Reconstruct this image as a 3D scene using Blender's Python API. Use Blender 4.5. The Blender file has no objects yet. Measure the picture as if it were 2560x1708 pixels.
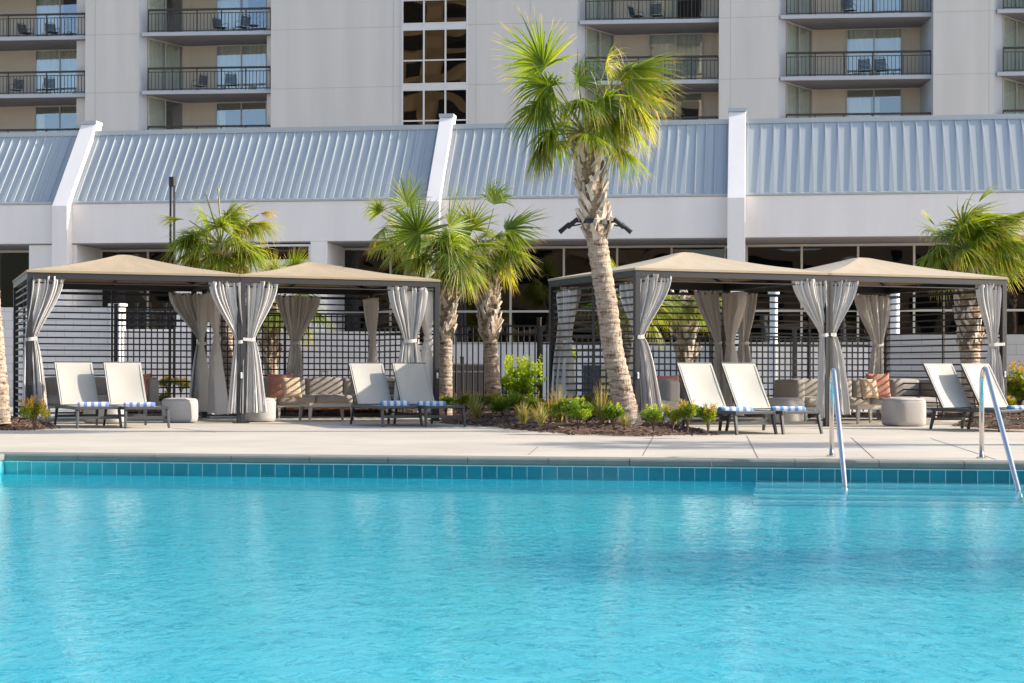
import bpy, math, random
from math import sin, cos, tan, atan2, pi, radians, sqrt
from mathutils import Vector, Matrix
S = bpy.context.scene
COL = S.collection

# ------------------------------------------------------------------ camera
F, HZ, CH, ROLL = 4200.0, 925.0, 0.88, 0.0025
cam_d = bpy.data.cameras.new('camera'); cam = bpy.data.objects.new('camera', cam_d); COL.objects.link(cam)
cam.location = (0, 0, CH); cam.rotation_euler = (pi/2, -ROLL, 0)
cam_d.sensor_width = 36; cam_d.lens = F/2560*36; cam_d.shift_y = (HZ-854)/2560
cam_d.clip_start = 0.1; cam_d.clip_end = 2000
S.camera = cam
# ------------------------------------------------------------------ light
SUN_AZ, SUN_EL = 3.0, 28.0          # azimuth: degrees behind the +X axis
w = bpy.data.worlds.new("World"); S.world = w; w.use_nodes = True
nt = w.node_tree; bg = nt.nodes['Background']
sky = nt.nodes.new('ShaderNodeTexSky'); sky.sky_type = 'NISHITA'; sky.sun_disc = False
sky.sun_elevation = radians(SUN_EL); sky.sun_rotation = radians(90-SUN_AZ)
sky.air_density = 1.0; sky.dust_density = 1.6; sky.ozone_density = .8
nt.links.new(sky.outputs[0], bg.inputs[0]); bg.inputs[1].default_value = 0.15
sd = bpy.data.lights.new('sun', 'SUN'); sd.energy = 3.9; sd.angle = radians(0.5); sd.color = (1, .91, .77)
sun = bpy.data.objects.new('sun', sd); COL.objects.link(sun)
sv = Vector((cos(radians(SUN_AZ))*cos(radians(SUN_EL)), sin(radians(SUN_AZ))*cos(radians(SUN_EL)), sin(radians(SUN_EL))))
sun.rotation_euler = sv.to_track_quat('Z', 'Y').to_euler(); sun.location = (30, 10, 30)
S.view_settings.view_transform = 'Standard'; S.view_settings.look = 'None'
S.view_settings.exposure = 1.1; S.view_settings.gamma = 1
S.cycles.transparent_max_bounces = 24; S.cycles.max_bounces = 8

# ------------------------------------------------------------------ pixel helpers (photograph pixels -> world, for measuring)
def wv(px, py):
    dx, dy = px-1280, HZ-py
    return dx*cos(ROLL)-dy*sin(ROLL), dx*sin(ROLL)+dy*cos(ROLL)
def P(px, py, Y):
    x, z = wv(px, py); return Vector((x/F*Y, Y, CH+z/F*Y))
def G(px, py, z=0.0):
    x, zz = wv(px, py); Y = (z-CH)*F/zz; return Vector((x/F*Y, Y, z))
class Frame:
    """a turned ground frame: a runs along it, d goes away from the camera"""
    def __init__(s, ox, oy, deg):
        s.o = (ox, oy); s.r = radians(deg)
    def w(s, a, d, z=0):
        return Vector((s.o[0]+a*cos(s.r)-d*sin(s.r), s.o[1]+a*sin(s.r)+d*cos(s.r), z))
    def a_of(s, px, py, d=0.0):
        k = wv(px, py)[0]/F
        return (k*(s.o[1]+d*cos(s.r))-s.o[0]+d*sin(s.r))/(cos(s.r)-k*sin(s.r))
    def z_of(s, px, py, d=0.0):
        a = s.a_of(px, py, d); Y = s.w(a, d).y
        return CH+wv(px, py)[1]/F*Y
    def local(s, p):
        x, y = p[0]-s.o[0], p[1]-s.o[1]
        return x*cos(s.r)+y*sin(s.r), -x*sin(s.r)+y*cos(s.r)

# ------------------------------------------------------------------ mesh builder
class MB:
    def __init__(s): s.v = []; s.f = []; s.at = []
    def add(s, vs, fs, at=None):
        n = len(s.v); s.v += [tuple(p) for p in vs]; s.f += [tuple(i+n for i in q) for q in fs]
        s.at += (at if at else [(0.5, 0.5)]*len(vs)); return s
    def box(s, x0, x1, y0, y1, z0, z1):
        vs = [(x, y, z) for z in (z0, z1) for y in (y0, y1) for x in (x0, x1)]
        return s.add(vs, [(0, 2, 3, 1), (4, 5, 7, 6), (0, 1, 5, 4), (2, 6, 7, 3), (0, 4, 6, 2), (1, 3, 7, 5)])
    def bar(s, p, q, wd, ht=None, up=(0, 0, 1), w2=None, h2=None):
        ht = ht or wd; w2 = w2 or wd; h2 = h2 or ht
        p, q = Vector(p), Vector(q); d = (q-p).normalized(); up = Vector(up)
        if abs(d.dot(up)) > .98: up = Vector((0, 1, 0))
        x = d.cross(up).normalized(); y = x.cross(d)
        vs = []
        for c, a, b in ((p, wd, ht), (q, w2, h2)):
            vs += [c-x*a/2-y*b/2, c+x*a/2-y*b/2, c+x*a/2+y*b/2, c-x*a/2+y*b/2]
        return s.add(vs, [(3, 2, 1, 0), (4, 5, 6, 7), (0, 1, 5, 4), (1, 2, 6, 5), (2, 3, 7, 6), (3, 0, 4, 7)])
    def tube(s, pts, rad, n=10, cap=True, jit=0, rng=None):
        pts = [Vector(p) for p in pts]; m = len(pts)
        if not isinstance(rad, (list, tuple)): rad = [rad]*m
        vs = []; fs = []; X = None
        for i, p in enumerate(pts):
            d = (pts[min(i+1, m-1)]-pts[max(i-1, 0)]).normalized()
            if X is None:
                X = d.cross(Vector((0, 1, 0))) if abs(d.y) < .9 else d.cross(Vector((1, 0, 0)))
            X = (X-d*X.dot(d)).normalized(); Yv = d.cross(X)
            for k in range(n):
                a = 2*pi*k/n; r = rad[i]*(1+(rng.uniform(-jit, jit) if jit else 0))
                vs.append(p+X*cos(a)*r+Yv*sin(a)*r)
        for i in range(m-1):
            for k in range(n):
                k2 = (k+1) % n; fs.append((i*n+k, i*n+k2, (i+1)*n+k2, (i+1)*n+k))
        if cap: fs += [tuple(range(n-1, -1, -1)), tuple((m-1)*n+k for k in range(n))]
        return s.add(vs, fs)
    def prism(s, poly, z0, z1):
        n = len(poly); vs = [(x, y, z0) for x, y in poly]+[(x, y, z1) for x, y in poly]
        fs = [tuple(range(n-1, -1, -1)), tuple(range(n, 2*n))]+[(i, (i+1) % n, n+(i+1) % n, n+i) for i in range(n)]
        return s.add(vs, fs)
    def prism_x(s, poly, x0, x1):            # polygon in (y,z) pushed along x
        n = len(poly); vs = [(x0, y, z) for y, z in poly]+[(x1, y, z) for y, z in poly]
        fs = [tuple(range(n)), tuple(range(2*n-1, n-1, -1))]+[(i, n+i, n+(i+1) % n, (i+1) % n) for i in range(n)]
        return s.add(vs, fs)
    def grid(s, fn, nu, nv, at=None):
        vs = [fn(i/nu, j/nv) for j in range(nv+1) for i in range(nu+1)]
        fs = [(j*(nu+1)+i, j*(nu+1)+i+1, (j+1)*(nu+1)+i+1, (j+1)*(nu+1)+i) for j in range(nv) for i in range(nu)]
        return s.add(vs, fs)
    def build(s, name, mat, parent=None, smooth=False, bevel=0, seg=2, **tags):
        me = bpy.data.meshes.new(name); me.from_pydata(s.v, [], s.f); me.materials.append(mat)
        if any(a != (0.5, 0.5) for a in s.at[:50]):
            at = me.attributes.new('leaf', 'FLOAT_VECTOR', 'POINT')
            at.data.foreach_set('vector', [c for a in s.at for c in (a[0], a[1], 0)])
        if smooth: me.polygons.foreach_set('use_smooth', [True]*len(me.polygons))
        me.update()
        o = bpy.data.objects.new(name, me); COL.objects.link(o)
        if parent: o.parent = parent
        if bevel:
            b = o.modifiers.new('bevel', 'BEVEL'); b.width = bevel; b.segments = seg; b.limit_method = 'ANGLE'
        for k, v in tags.items(): o[k] = v
        return o
def thing(name, label, cat, loc=(0, 0, 0), rz=0, group=None):
    o = bpy.data.objects.new(name, None); COL.objects.link(o); o.empty_display_size = .2
    o.location = loc; o.rotation_euler = (0, 0, rz); o['label'] = label; o['category'] = cat
    if group: o['group'] = group
    return o
def dup(root, loc, rz=None, label=None, scale=None):
    r = root.copy(); COL.objects.link(r); r.location = loc
    if rz is not None: r.rotation_euler = (0, 0, rz)
    if scale: r.scale = (scale,)*3
    if label: r['label'] = label
    kids = [o for o in list(root.children)]
    for ch in kids:
        c = ch.copy(); COL.objects.link(c); c.parent = r
        for g in list(ch.children):
            e = g.copy(); COL.objects.link(e); e.parent = c
    return r

# ------------------------------------------------------------------ materials
def mat(name, col, rough=.7, metal=0, spec=.5, noise=None, bump=None, coat=0, sheen=0):
    """noise=(scale, amount[, stretch xyz]); bump=(scale, strength[, stretch])"""
    m = bpy.data.materials.new(name); m.use_nodes = True; t = m.node_tree; b = t.nodes['Principled BSDF']
    b.inputs['Base Color'].default_value = (*col, 1); b.inputs['Roughness'].default_value = rough
    b.inputs['Metallic'].default_value = metal; b.inputs['Specular IOR Level'].default_value = spec
    b.inputs['Coat Weight'].default_value = coat; b.inputs['Sheen Weight'].default_value = sheen
    tc = t.nodes.new('ShaderNodeTexCoord')
    def tex(sc, st, det=6):
        mp = t.nodes.new('ShaderNodeMapping'); mp.inputs['Scale'].default_value = st
        t.links.new(tc.outputs['Object'], mp.inputs[0])
        n = t.nodes.new('ShaderNodeTexNoise'); n.inputs['Scale'].default_value = sc; n.inputs['Detail'].default_value = det
        t.links.new(mp.outputs[0], n.inputs[0]); return n
    if noise:
        n = tex(noise[0], noise[2] if len(noise) > 2 else (1, 1, 1))
        r = t.nodes.new('ShaderNodeValToRGB'); a = noise[1]
        c2 = noise[3] if len(noise) > 3 else None
        r.color_ramp.elements[0].position = .3; r.color_ramp.elements[1].position = .7
        r.color_ramp.elements[0].color = (*(c2 if c2 else [c*(1-a) for c in col]), 1)
        r.color_ramp.elements[1].color = (*[min(1, c*(1+a)) for c in col], 1)
        t.links.new(n.outputs[0], r.inputs[0]); t.links.new(r.outputs[0], b.inputs['Base Color'])
    if bump:
        n = tex(bump[0], bump[2] if len(bump) > 2 else (1, 1, 1), 4)
        bp = t.nodes.new('ShaderNodeBump'); bp.inputs['Strength'].default_value = bump[1]; bp.inputs['Distance'].default_value = .02
        t.links.new(n.outputs[0], bp.inputs['Height']); t.links.new(bp.outputs[0], b.inputs['Normal'])
    return m
def glass_mat(name, refl, tint, wob=0.0, wscale=1.5, mirror=(.9, .93, 1)):
    """window glass: mostly clear with a mirror share that grows to the edge-on view"""
    m = bpy.data.materials.new(name); m.use_nodes = True; t = m.node_tree; t.nodes.clear()
    o = t.nodes.new('ShaderNodeOutputMaterial'); mx = t.nodes.new('ShaderNodeMixShader')
    tr = t.nodes.new('ShaderNodeBsdfTransparent'); tr.inputs[0].default_value = (*tint, 1)
    g = t.nodes.new('ShaderNodeBsdfGlossy'); g.inputs['Roughness'].default_value = .01; g.inputs[0].default_value = (*mirror, 1)
    fr = t.nodes.new('ShaderNodeLayerWeight'); fr.inputs['Blend'].default_value = .15
    mr = t.nodes.new('ShaderNodeMapRange'); mr.inputs['To Min'].default_value = refl; mr.inputs['To Max'].default_value = 1
    t.links.new(fr.outputs['Fresnel'], mr.inputs[0]); t.links.new(mr.outputs[0], mx.inputs[0])
    t.links.new(tr.outputs[0], mx.inputs[1]); t.links.new(g.outputs[0], mx.inputs[2]); t.links.new(mx.outputs[0], o.inputs[0])
    if wob:
        tc = t.nodes.new('ShaderNodeTexCoord'); n = t.nodes.new('ShaderNodeTexNoise'); n.inputs['Scale'].default_value = wscale
        n.inputs['Detail'].default_value = 1
        bp = t.nodes.new('ShaderNodeBump'); bp.inputs['Strength'].default_value = wob; bp.inputs['Distance'].default_value = .1
        t.links.new(tc.outputs['Object'], n.inputs[0]); t.links.new(n.outputs[0], bp.inputs['Height']); t.links.new(bp.outputs[0], g.inputs['Normal'])
    return m
M = {}
M['white'] = mat('white_stucco', (.76, .72, .70), .85, noise=(.9, .045, (1.5, 1, .2)), bump=(60, .12))
M['tower'] = mat('tower_paint', (.58, .545, .515), .85, noise=(.8, .055, (1.6, 1, .15)), bump=(40, .1))
M['towerblue'] = mat('tower_shade_blue', (.42, .435, .47), .85, noise=(.5, .04))  # bluish shade of the recesses put into the wall colour
M['balc'] = mat('balcony_wall_paint', (.60, .52, .43), .85, noise=(.5, .04))
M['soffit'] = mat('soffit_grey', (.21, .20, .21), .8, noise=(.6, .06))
M['joint'] = mat('panel_joint', (.42, .40, .37), .9)
M['roof'] = mat('blue_metal_roof', (.375, .405, .425), .5, .0, noise=(.5, .06, (1, .2, .2)))
M['roofcap'] = mat('blue_metal_flashing', (.42, .45, .47), .4, .15)
M['rail'] = mat('brown_rail', (.036, .023, .019), .5)
M['alu'] = mat('pale_frame', (.50, .47, .42), .5)
M['aluw'] = mat('white_frame', (.62, .60, .60), .45)
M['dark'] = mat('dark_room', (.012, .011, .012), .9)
M['sheer'] = mat('room_curtain', (.70, .72, .66), .9)
M['roomshade'] = mat('roller_shade', (.25, .24, .17), .9)
M['black'] = mat('black_steel', (.010, .009, .011), .5, noise=(3, .15))
M['cabana'] = mat('charcoal_frame', (.019, .018, .022), .5, noise=(2, .12))
M['canvas'] = mat('tan_canvas', (.44, .36, .255), .9, bump=(2.2, .55), noise=(1.2, .035), sheen=.1)
M['canvas2'] = mat('darker_tan_canvas', (.42, .335, .23), .9, bump=(2.2, .55), noise=(1.2, .05))  # darker tan cloth for the two left canopies
M['curtain'] = mat('grey_outdoor_cloth', (.67, .645, .62), .9, bump=(260, .2), noise=(2.5, .05), sheen=.2)
M['deck'] = None
M['sling'] = mat('sling_mesh', (.38, .365, .33), .75, bump=(900, .1), noise=(1.5, .03))
M['lframe'] = mat('lounger_frame', (.045, .047, .05), .45)
M['sofa'] = mat('taupe_upholstery', (.32, .29, .26), .95, bump=(350, .3), noise=(3, .05), sheen=.2)
M['otto'] = mat('ottoman_cloth', (.40, .38, .37), .95, bump=(350, .3), noise=(3, .05), sheen=.2)
M['sofaframe'] = mat('sofa_frame', (.36, .37, .37), .5)
M['wood'] = mat('teak', (.42, .24, .10), .55, noise=(6, .25, (1, 12, 1)))
M['taupe_metal'] = mat('table_metal', (.38, .35, .31), .5)
M['steel'] = mat('brushed_steel', (.66, .64, .62), .16, 1.0, noise=(20, .05))
M['tan'] = mat('tan_wall', (.30, .215, .13), .9, noise=(.1, .05))
M['block'] = None
M['leg_wood'] = M['sofaframe']
M['strap'] = mat('light_strap', (.6, .6, .6), .7)
M['tag'] = mat('white_plastic', (.8, .8, .8), .35)
M['stem'] = mat('shrub_twig', (.10, .065, .04), .9, bump=(60, .4))
M['petiole'] = mat('palm_stalk', (.24, .26, .06), .55, noise=(5, .2))
M['boot'] = mat('palm_leaf_base', (.52, .44, .36), .85, noise=(9, .35, (1, 1, .3)), bump=(50, .5, (1, 1, .2)))
M['fibre'] = mat('palm_fibre', (.24, .17, .11), .95, noise=(20, .4), bump=(60, .8))
M['orange'] = mat('orange_pipe', (.75, .24, .02), .6)
M['chairblue'] = mat('teal_sling', (.02, .055, .085), .6)
M['chairmetal'] = mat('chair_metal', (.14, .15, .15), .4, .3)
M['pipe'] = mat('white_paint_pipe', (.62, .66, .70), .5)
M['screen'] = mat('navy_panel', (.02, .03, .06), .3)

def bark():
    m = bpy.data.materials.new('palm_bark'); m.use_nodes = True; t = m.node_tree; b = t.nodes['Principled BSDF']; b.inputs['Roughness'].default_value = .95
    tc = t.nodes.new('ShaderNodeTexCoord'); mp = t.nodes.new('ShaderNodeMapping'); mp.inputs['Scale'].default_value = (3.5, 3.5, 14)
    n = t.nodes.new('ShaderNodeTexNoise'); n.inputs['Scale'].default_value = 1.6; n.inputs['Detail'].default_value = 8; n.inputs['Roughness'].default_value = .7
    n.inputs['Distortion'].default_value = .6
    mp2 = t.nodes.new('ShaderNodeMapping'); mp2.inputs['Scale'].default_value = (26, 26, 3)
    n2 = t.nodes.new('ShaderNodeTexNoise'); n2.inputs['Scale'].default_value = 2; n2.inputs['Detail'].default_value = 5
    r = t.nodes.new('ShaderNodeValToRGB'); e = r.color_ramp.elements
    e[0].position = .37; e[0].color = (.09, .055, .035, 1); e[1].position = .47; e[1].color = (.42, .32, .24, 1)
    x = e.new(.7); x.color = (.62, .52, .42, 1)
    t.links.new(tc.outputs['Object'], mp.inputs[0]); t.links.new(mp.outputs[0], n.inputs[0])
    t.links.new(tc.outputs['Object'], mp2.inputs[0]); t.links.new(mp2.outputs[0], n2.inputs[0])
    ad = t.nodes.new('ShaderNodeMath'); ad.operation = 'MULTIPLY_ADD'; ad.inputs[1].default_value = .25
    t.links.new(n2.outputs[0], ad.inputs[0]); t.links.new(n.outputs[0], ad.inputs[2])
    sb = t.nodes.new('ShaderNodeMath'); sb.operation = 'SUBTRACT'; sb.inputs[1].default_value = .12
    t.links.new(ad.outputs[0], sb.inputs[0]); t.links.new(sb.outputs[0], r.inputs[0]); t.links.new(r.outputs[0], b.inputs['Base Color'])
    bp = t.nodes.new('ShaderNodeBump'); bp.inputs['Strength'].default_value = 1; bp.inputs['Distance'].default_value = .06
    t.links.new(sb.outputs[0], bp.inputs['Height']); t.links.new(bp.outputs[0], b.inputs['Normal'])
    return m
M['bark'] = bark()
def leafmat(name, stops, tip, trans=.45, tipat=.82, rough=.45):
    """leaf colour from two per-leaf numbers: leaf.x = how far along the blade, leaf.y = which leaf"""
    m = bpy.data.materials.new(name); m.use_nodes = True; t = m.node_tree; b = t.nodes['Principled BSDF']; b.inputs['Roughness'].default_value = rough
    at = t.nodes.new('ShaderNodeAttribute'); at.attribute_name = 'leaf'; sp = t.nodes.new('ShaderNodeSeparateXYZ')
    t.links.new(at.outputs['Vector'], sp.inputs[0])
    r = t.nodes.new('ShaderNodeValToRGB'); e = r.color_ramp.elements
    e[0].position = stops[0][0]; e[0].color = (*stops[0][1], 1); e[1].position = stops[1][0]; e[1].color = (*stops[1][1], 1)
    for q, c in stops[2:]: x = e.new(q); x.color = (*c, 1)
    t.links.new(sp.outputs[1], r.inputs[0])
    mr = t.nodes.new('ShaderNodeMapRange'); mr.inputs['From Min'].default_value = tipat; mr.inputs['From Max'].default_value = 1.0
    t.links.new(sp.outputs[0], mr.inputs[0])
    mx = t.nodes.new('ShaderNodeMix'); mx.data_type = 'RGBA'; mx.inputs['B'].default_value = (*tip, 1)
    t.links.new(mr.outputs[0], mx.inputs['Factor']); t.links.new(r.outputs[0], mx.inputs['A'])
    t.links.new(mx.outputs['Result'], b.inputs['Base Color'])
    tl = t.nodes.new('ShaderNodeBsdfTranslucent'); hs = t.nodes.new('ShaderNodeMix'); hs.data_type = 'RGBA'; hs.blend_type = 'MULTIPLY'
    hs.inputs['Factor'].default_value = 1; hs.inputs['B'].default_value = (2.3, 2.0, .75, 1)
    t.links.new(mx.outputs['Result'], hs.inputs['A']); t.links.new(hs.outputs['Result'], tl.inputs[0])
    ms = t.nodes.new('ShaderNodeMixShader'); ms.inputs[0].default_value = trans
    t.links.new(b.outputs[0], ms.inputs[1]); t.links.new(tl.outputs[0], ms.inputs[2])
    t.links.new(ms.outputs[0], t.nodes['Material Output'].inputs[0])
    return m
M['palm'] = leafmat('palm_leaf', [(0, (.07, .125, .012)), (.4, (.14, .21, .016)), (.75, (.25, .29, .025)), (.93, (.40, .33, .07)), (1, (.42, .30, .13))], (.40, .30, .14), .5, .72)
M['shrub'] = leafmat('shrub_leaf', [(0, (.07, .12, .012)), (.5, (.15, .22, .02)), (.82, (.26, .28, .025)), (.95, (.36, .26, .03)), (1, (.36, .13, .03))], (.25, .3, .05), .45, .99)
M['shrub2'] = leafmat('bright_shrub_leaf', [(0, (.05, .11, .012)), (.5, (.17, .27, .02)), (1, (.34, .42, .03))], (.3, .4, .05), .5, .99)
M['shrubred'] = leafmat('turning_shrub_leaf', [(0, (.09, .13, .015)), (.5, (.22, .23, .02)), (.8, (.36, .24, .02)), (1, (.42, .14, .02))], (.4, .2, .05), .45, .99)
M['grass'] = leafmat('dry_grass', [(0, (.12, .16, .03)), (.5, (.28, .27, .09)), (1, (.42, .34, .20))], (.5, .38, .2), .35, .8)

def deckmat():
    m = mat('brushed_concrete', (.50, .475, .445), .8)
    t = m.node_tree; b = t.nodes['Principled BSDF']; tc = t.nodes.new('ShaderNodeTexCoord')
    n = t.nodes.new('ShaderNodeTexNoise'); n.inputs['Scale'].default_value = .45; n.inputs['Detail'].default_value = 8; n.inputs['Roughness'].default_value = .6
    t.links.new(tc.outputs['Object'], n.inputs[0])
    mp = t.nodes.new('ShaderNodeMapping'); mp.inputs['Scale'].default_value = (.6, 9, 1); mp.inputs['Rotation'].default_value = (0, 0, radians(12))
    n2 = t.nodes.new('ShaderNodeTexNoise'); n2.inputs['Scale'].default_value = 1.6; n2.inputs['Detail'].default_value = 4
    t.links.new(tc.outputs['Object'], mp.inputs[0]); t.links.new(mp.outputs[0], n2.inputs[0])
    n3 = t.nodes.new('ShaderNodeTexNoise'); n3.inputs['Scale'].default_value = 60; t.links.new(tc.outputs['Object'], n3.inputs[0])
    a = t.nodes.new('ShaderNodeMath'); a.operation = 'ADD'; t.links.new(n.outputs[0], a.inputs[0]); t.links.new(n2.outputs[0], a.inputs[1])
    a2 = t.nodes.new('ShaderNodeMath'); a2.operation = 'MULTIPLY_ADD'; a2.inputs[1].default_value = .3; t.links.new(n3.outputs[0], a2.inputs[0]); t.links.new(a.outputs[0], a2.inputs[2])
    r = t.nodes.new('ShaderNodeValToRGB'); e = r.color_ramp.elements
    e[0].position = .85; e[0].color = (.37, .325, .265, 1); e[1].position = 1.45; e[1].color = (.50, .45, .38, 1)
    mr = t.nodes.new('ShaderNodeMapRange'); mr.inputs['From Min'].default_value = .7; mr.inputs['From Max'].default_value = 1.6
    e[0].position = .2; e[1].position = .8
    t.links.new(a2.outputs[0], mr.inputs[0]); t.links.new(mr.outputs[0], r.inputs[0]); t.links.new(r.outputs[0], b.inputs['Base Color'])
    bp = t.nodes.new('ShaderNodeBump'); bp.inputs['Strength'].default_value = .3; bp.inputs['Distance'].default_value = .006
    t.links.new(n3.outputs[0], bp.inputs['Height']); t.links.new(bp.outputs[0], b.inputs['Normal'])
    return m
M['deck'] = deckmat()
M['coping'] = mat('coping_concrete', (.17, .175, .16), .8, noise=(5, .1), bump=(120, .2))
def blockmat():
    m = mat('white_block', (.66, .645, .64), .9); t = m.node_tree; b = t.nodes['Principled BSDF']
    tc = t.nodes.new('ShaderNodeTexCoord'); mp = t.nodes.new('ShaderNodeMapping'); mp.inputs['Rotation'].default_value = (radians(90), 0, 0)
    br = t.nodes.new('ShaderNodeTexBrick'); br.inputs['Scale'].default_value = 1; br.inputs['Brick Width'].default_value = .4; br.inputs['Row Height'].default_value = .2
    br.inputs['Mortar Size'].default_value = .008; br.inputs['Mortar Smooth'].default_value = .3
    br.inputs['Color1'].default_value = (.67, .655, .65, 1); br.inputs['Color2'].default_value = (.63, .61, .60, 1); br.inputs['Mortar'].default_value = (.47, .45, .44, 1)
    t.links.new(tc.outputs['Object'], mp.inputs[0]); t.links.new(mp.outputs[0], br.inputs[0]); t.links.new(br.outputs[0], b.inputs['Base Color'])
    bp = t.nodes.new('ShaderNodeBump'); bp.inputs['Strength'].default_value = .5; bp.inputs['Distance'].default_value = .01; bp.invert = True
    t.links.new(br.outputs['Fac'], bp.inputs['Height']); t.links.new(bp.outputs[0], b.inputs['Normal'])
    return m
M['block'] = blockmat()
def mulchmat():
    m = mat('bark_mulch', (.12, .06, .035), .95); t = m.node_tree; b = t.nodes['Principled BSDF']
    tc = t.nodes.new('ShaderNodeTexCoord'); v = t.nodes.new('ShaderNodeTexVoronoi'); v.inputs['Scale'].default_value = 28
    mp = t.nodes.new('ShaderNodeMapping'); mp.inputs['Scale'].default_value = (1, 2.2, 1); mp.inputs['Rotation'].default_value = (0, 0, .5)
    t.links.new(tc.outputs['Object'], mp.inputs[0]); t.links.new(mp.outputs[0], v.inputs[0])
    r = t.nodes.new('ShaderNodeValToRGB'); e = r.color_ramp.elements
    e[0].position = .1; e[0].color = (.05, .022, .015, 1); e[1].position = .9; e[1].color = (.22, .12, .075, 1)
    t.links.new(v.outputs['Color'], r.inputs[0]); t.links.new(r.outputs[0], b.inputs['Base Color'])
    bp = t.nodes.new('ShaderNodeBump'); bp.inputs['Strength'].default_value = 1; bp.inputs['Distance'].default_value = .04
    t.links.new(v.outputs['Distance'], bp.inputs['Height']); t.links.new(bp.outputs[0], b.inputs['Normal'])
    return m
M['mulch'] = mulchmat()
M['chip'] = leafmat('mulch_chip', [(0, (.06, .028, .018)), (.5, (.14, .07, .04)), (.9, (.27, .17, .11)), (1, (.42, .33, .25))], (.1, .06, .04), .0, .99, .95)

# ------------------------------------------------------------------ pool and deck
WZ = -.20
pe0 = G(8, 1133.5); pe1 = G(2560, 1155)
PA = atan2(pe1.y-pe0.y, pe1.x-pe0.x)                       # the pool's far edge
PF = Frame(pe0.x, pe0.y, math.degrees(PA))                 # a along the edge, d away from the camera (pool at d<0)
PL, PD = 26.0, 15.3
deck = MB()
def dq(a0, a1, d0, d1, z=0):
    deck.add([PF.w(a0, d0, z), PF.w(a1, d0, z), PF.w(a1, d1, z), PF.w(a0, d1, z)], [(0, 1, 2, 3)])
CW = .30
dq(-300, 300, CW, 400); dq(-300, 300, -400, -PD-CW); dq(-300, -CW, -PD-CW, CW); dq(PL+CW, 300, -PD-CW, CW)
deck.build('deck', M['deck'], kind='structure', label='pale brushed concrete pool deck')
cp = MB()      # coping with rounded nose, laid in segments
def coping(p, q, inward, n):
    p, q = Vector(p), Vector(q); iw = Vector(inward)
    prof = [(-CW, 0.0), (-.02, 0.002), (.012, -.006), (.026, -.022), (.026, -.062), (.012, -.078), (-CW, -.078)]
    for k in range(n):
        a, b = p.lerp(q, k/n), p.lerp(q, (k+1)/n); t = (b-a).normalized()*.003; a, b = a+t, b-t
        vs = [a+iw*u+Vector((0, 0, z)) for u, z in prof]+[b+iw*u+Vector((0, 0, z)) for u, z in prof]; m = len(prof)
        cp.add(vs, [tuple(range(m)), tuple(range(2*m-1, m-1, -1))]+[(i, m+i, m+(i+1) % m, (i+1) % m) for i in range(m)])
e_d = (PF.w(0, 1)-PF.w(0, 0)); e_a = (PF.w(1, 0)-PF.w(0, 0))
coping(PF.w(0, 0), PF.w(PL, 0), -e_d, 32); coping(PF.w(0, -PD), PF.w(0, 0), e_a, 18)
coping(PF.w(PL, 0), PF.w(PL, -PD), -e_a, 18); coping(PF.w(PL, -PD), PF.w(0, -PD), e_d, 32)
for a in (-CW, PL):      # corner pieces
    for d in (0, -PD-CW):
        cp.add([PF.w(a+x*CW, d+y*CW, z) for z in (-.078, .0) for x, y in ((0, 0), (1, 0), (1, 1), (0, 1))], [(3, 2, 1, 0), (4, 5, 6, 7), (0, 1, 5, 4), (1, 2, 6, 5), (2, 3, 7, 6), (3, 0, 4, 7)])
cp.build('pool_coping', M['coping'], kind='structure', label='grey concrete coping round the pool')
# waterline tile
def tilemat():
    m = mat('teal_tile', (.0, .15, .2), .12, coat=.5); t = m.node_tree; b = t.nodes['Principled BSDF']
    tc = t.nodes.new('ShaderNodeTexCoord'); sp = t.nodes.new('ShaderNodeSeparateXYZ'); t.links.new(tc.outputs['Object'], sp.inputs[0])
    dv = t.nodes.new('ShaderNodeMath'); dv.operation = 'DIVIDE'; dv.inputs[1].default_value = .152; t.links.new(sp.outputs[0], dv.inputs[0])
    fl = t.nodes.new('ShaderNodeMath'); fl.operation = 'FLOOR'; t.links.new(dv.outputs[0], fl.inputs[0])
    fr = t.nodes.new('ShaderNodeMath'); fr.operation = 'FRACT'; t.links.new(dv.outputs[0], fr.inputs[0])
    lt = t.nodes.new('ShaderNodeMath'); lt.operation = 'LESS_THAN'; lt.inputs[1].default_value = .03; t.links.new(fr.outputs[0], lt.inputs[0])
    wn = t.nodes.new('ShaderNodeTexWhiteNoise'); wn.noise_dimensions = '1D'; t.links.new(fl.outputs[0], wn.inputs['W'])
    r = t.nodes.new('ShaderNodeValToRGB'); e = r.color_ramp.elements
    e[0].color = (.004, .15, .20, 1); e[1].color = (.006, .22, .28, 1)
    t.links.new(wn.outputs[0], r.inputs[0])
    mx = t.nodes.new('ShaderNodeMix'); mx.data_type = 'RGBA'; mx.inputs['B'].default_value = (.55, .68, .70, 1)
    t.links.new(lt.outputs[0], mx.inputs['Factor']); t.links.new(r.outputs[0], mx.inputs['A']); t.links.new(mx.outputs['Result'], b.inputs['Base Color'])
    return m
M['tile'] = tilemat()
M['grout'] = mat('white_grout', (.62, .70, .72), .7)
FLOOR = WZ-.15
M['plaster'] = mat('turquoise_plaster', (.15, .89, .97), .8, noise=(2.2, .06))
tl = MB(); tl.box(0, PL, 0, .05, WZ-.02, -.088); tl.box(0, PL, -PD-.05, -PD, WZ-.02, -.088)
t_o = tl.build('pool_tile', M['tile'], kind='structure', label='band of teal waterline tiles')
t_o.location = (PF.o[0], PF.o[1], 0); t_o.rotation_euler = (0, 0, PA)
gr = MB(); gr.box(0, PL, -.003, .05, -.088, -.078); g_o = gr.build('pool_grout', M['grout'], kind='structure'); g_o.location = t_o.location; g_o.rotation_euler = t_o.rotation_euler
pb = MB()      # pool basin: walls, floor, entry steps
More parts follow.
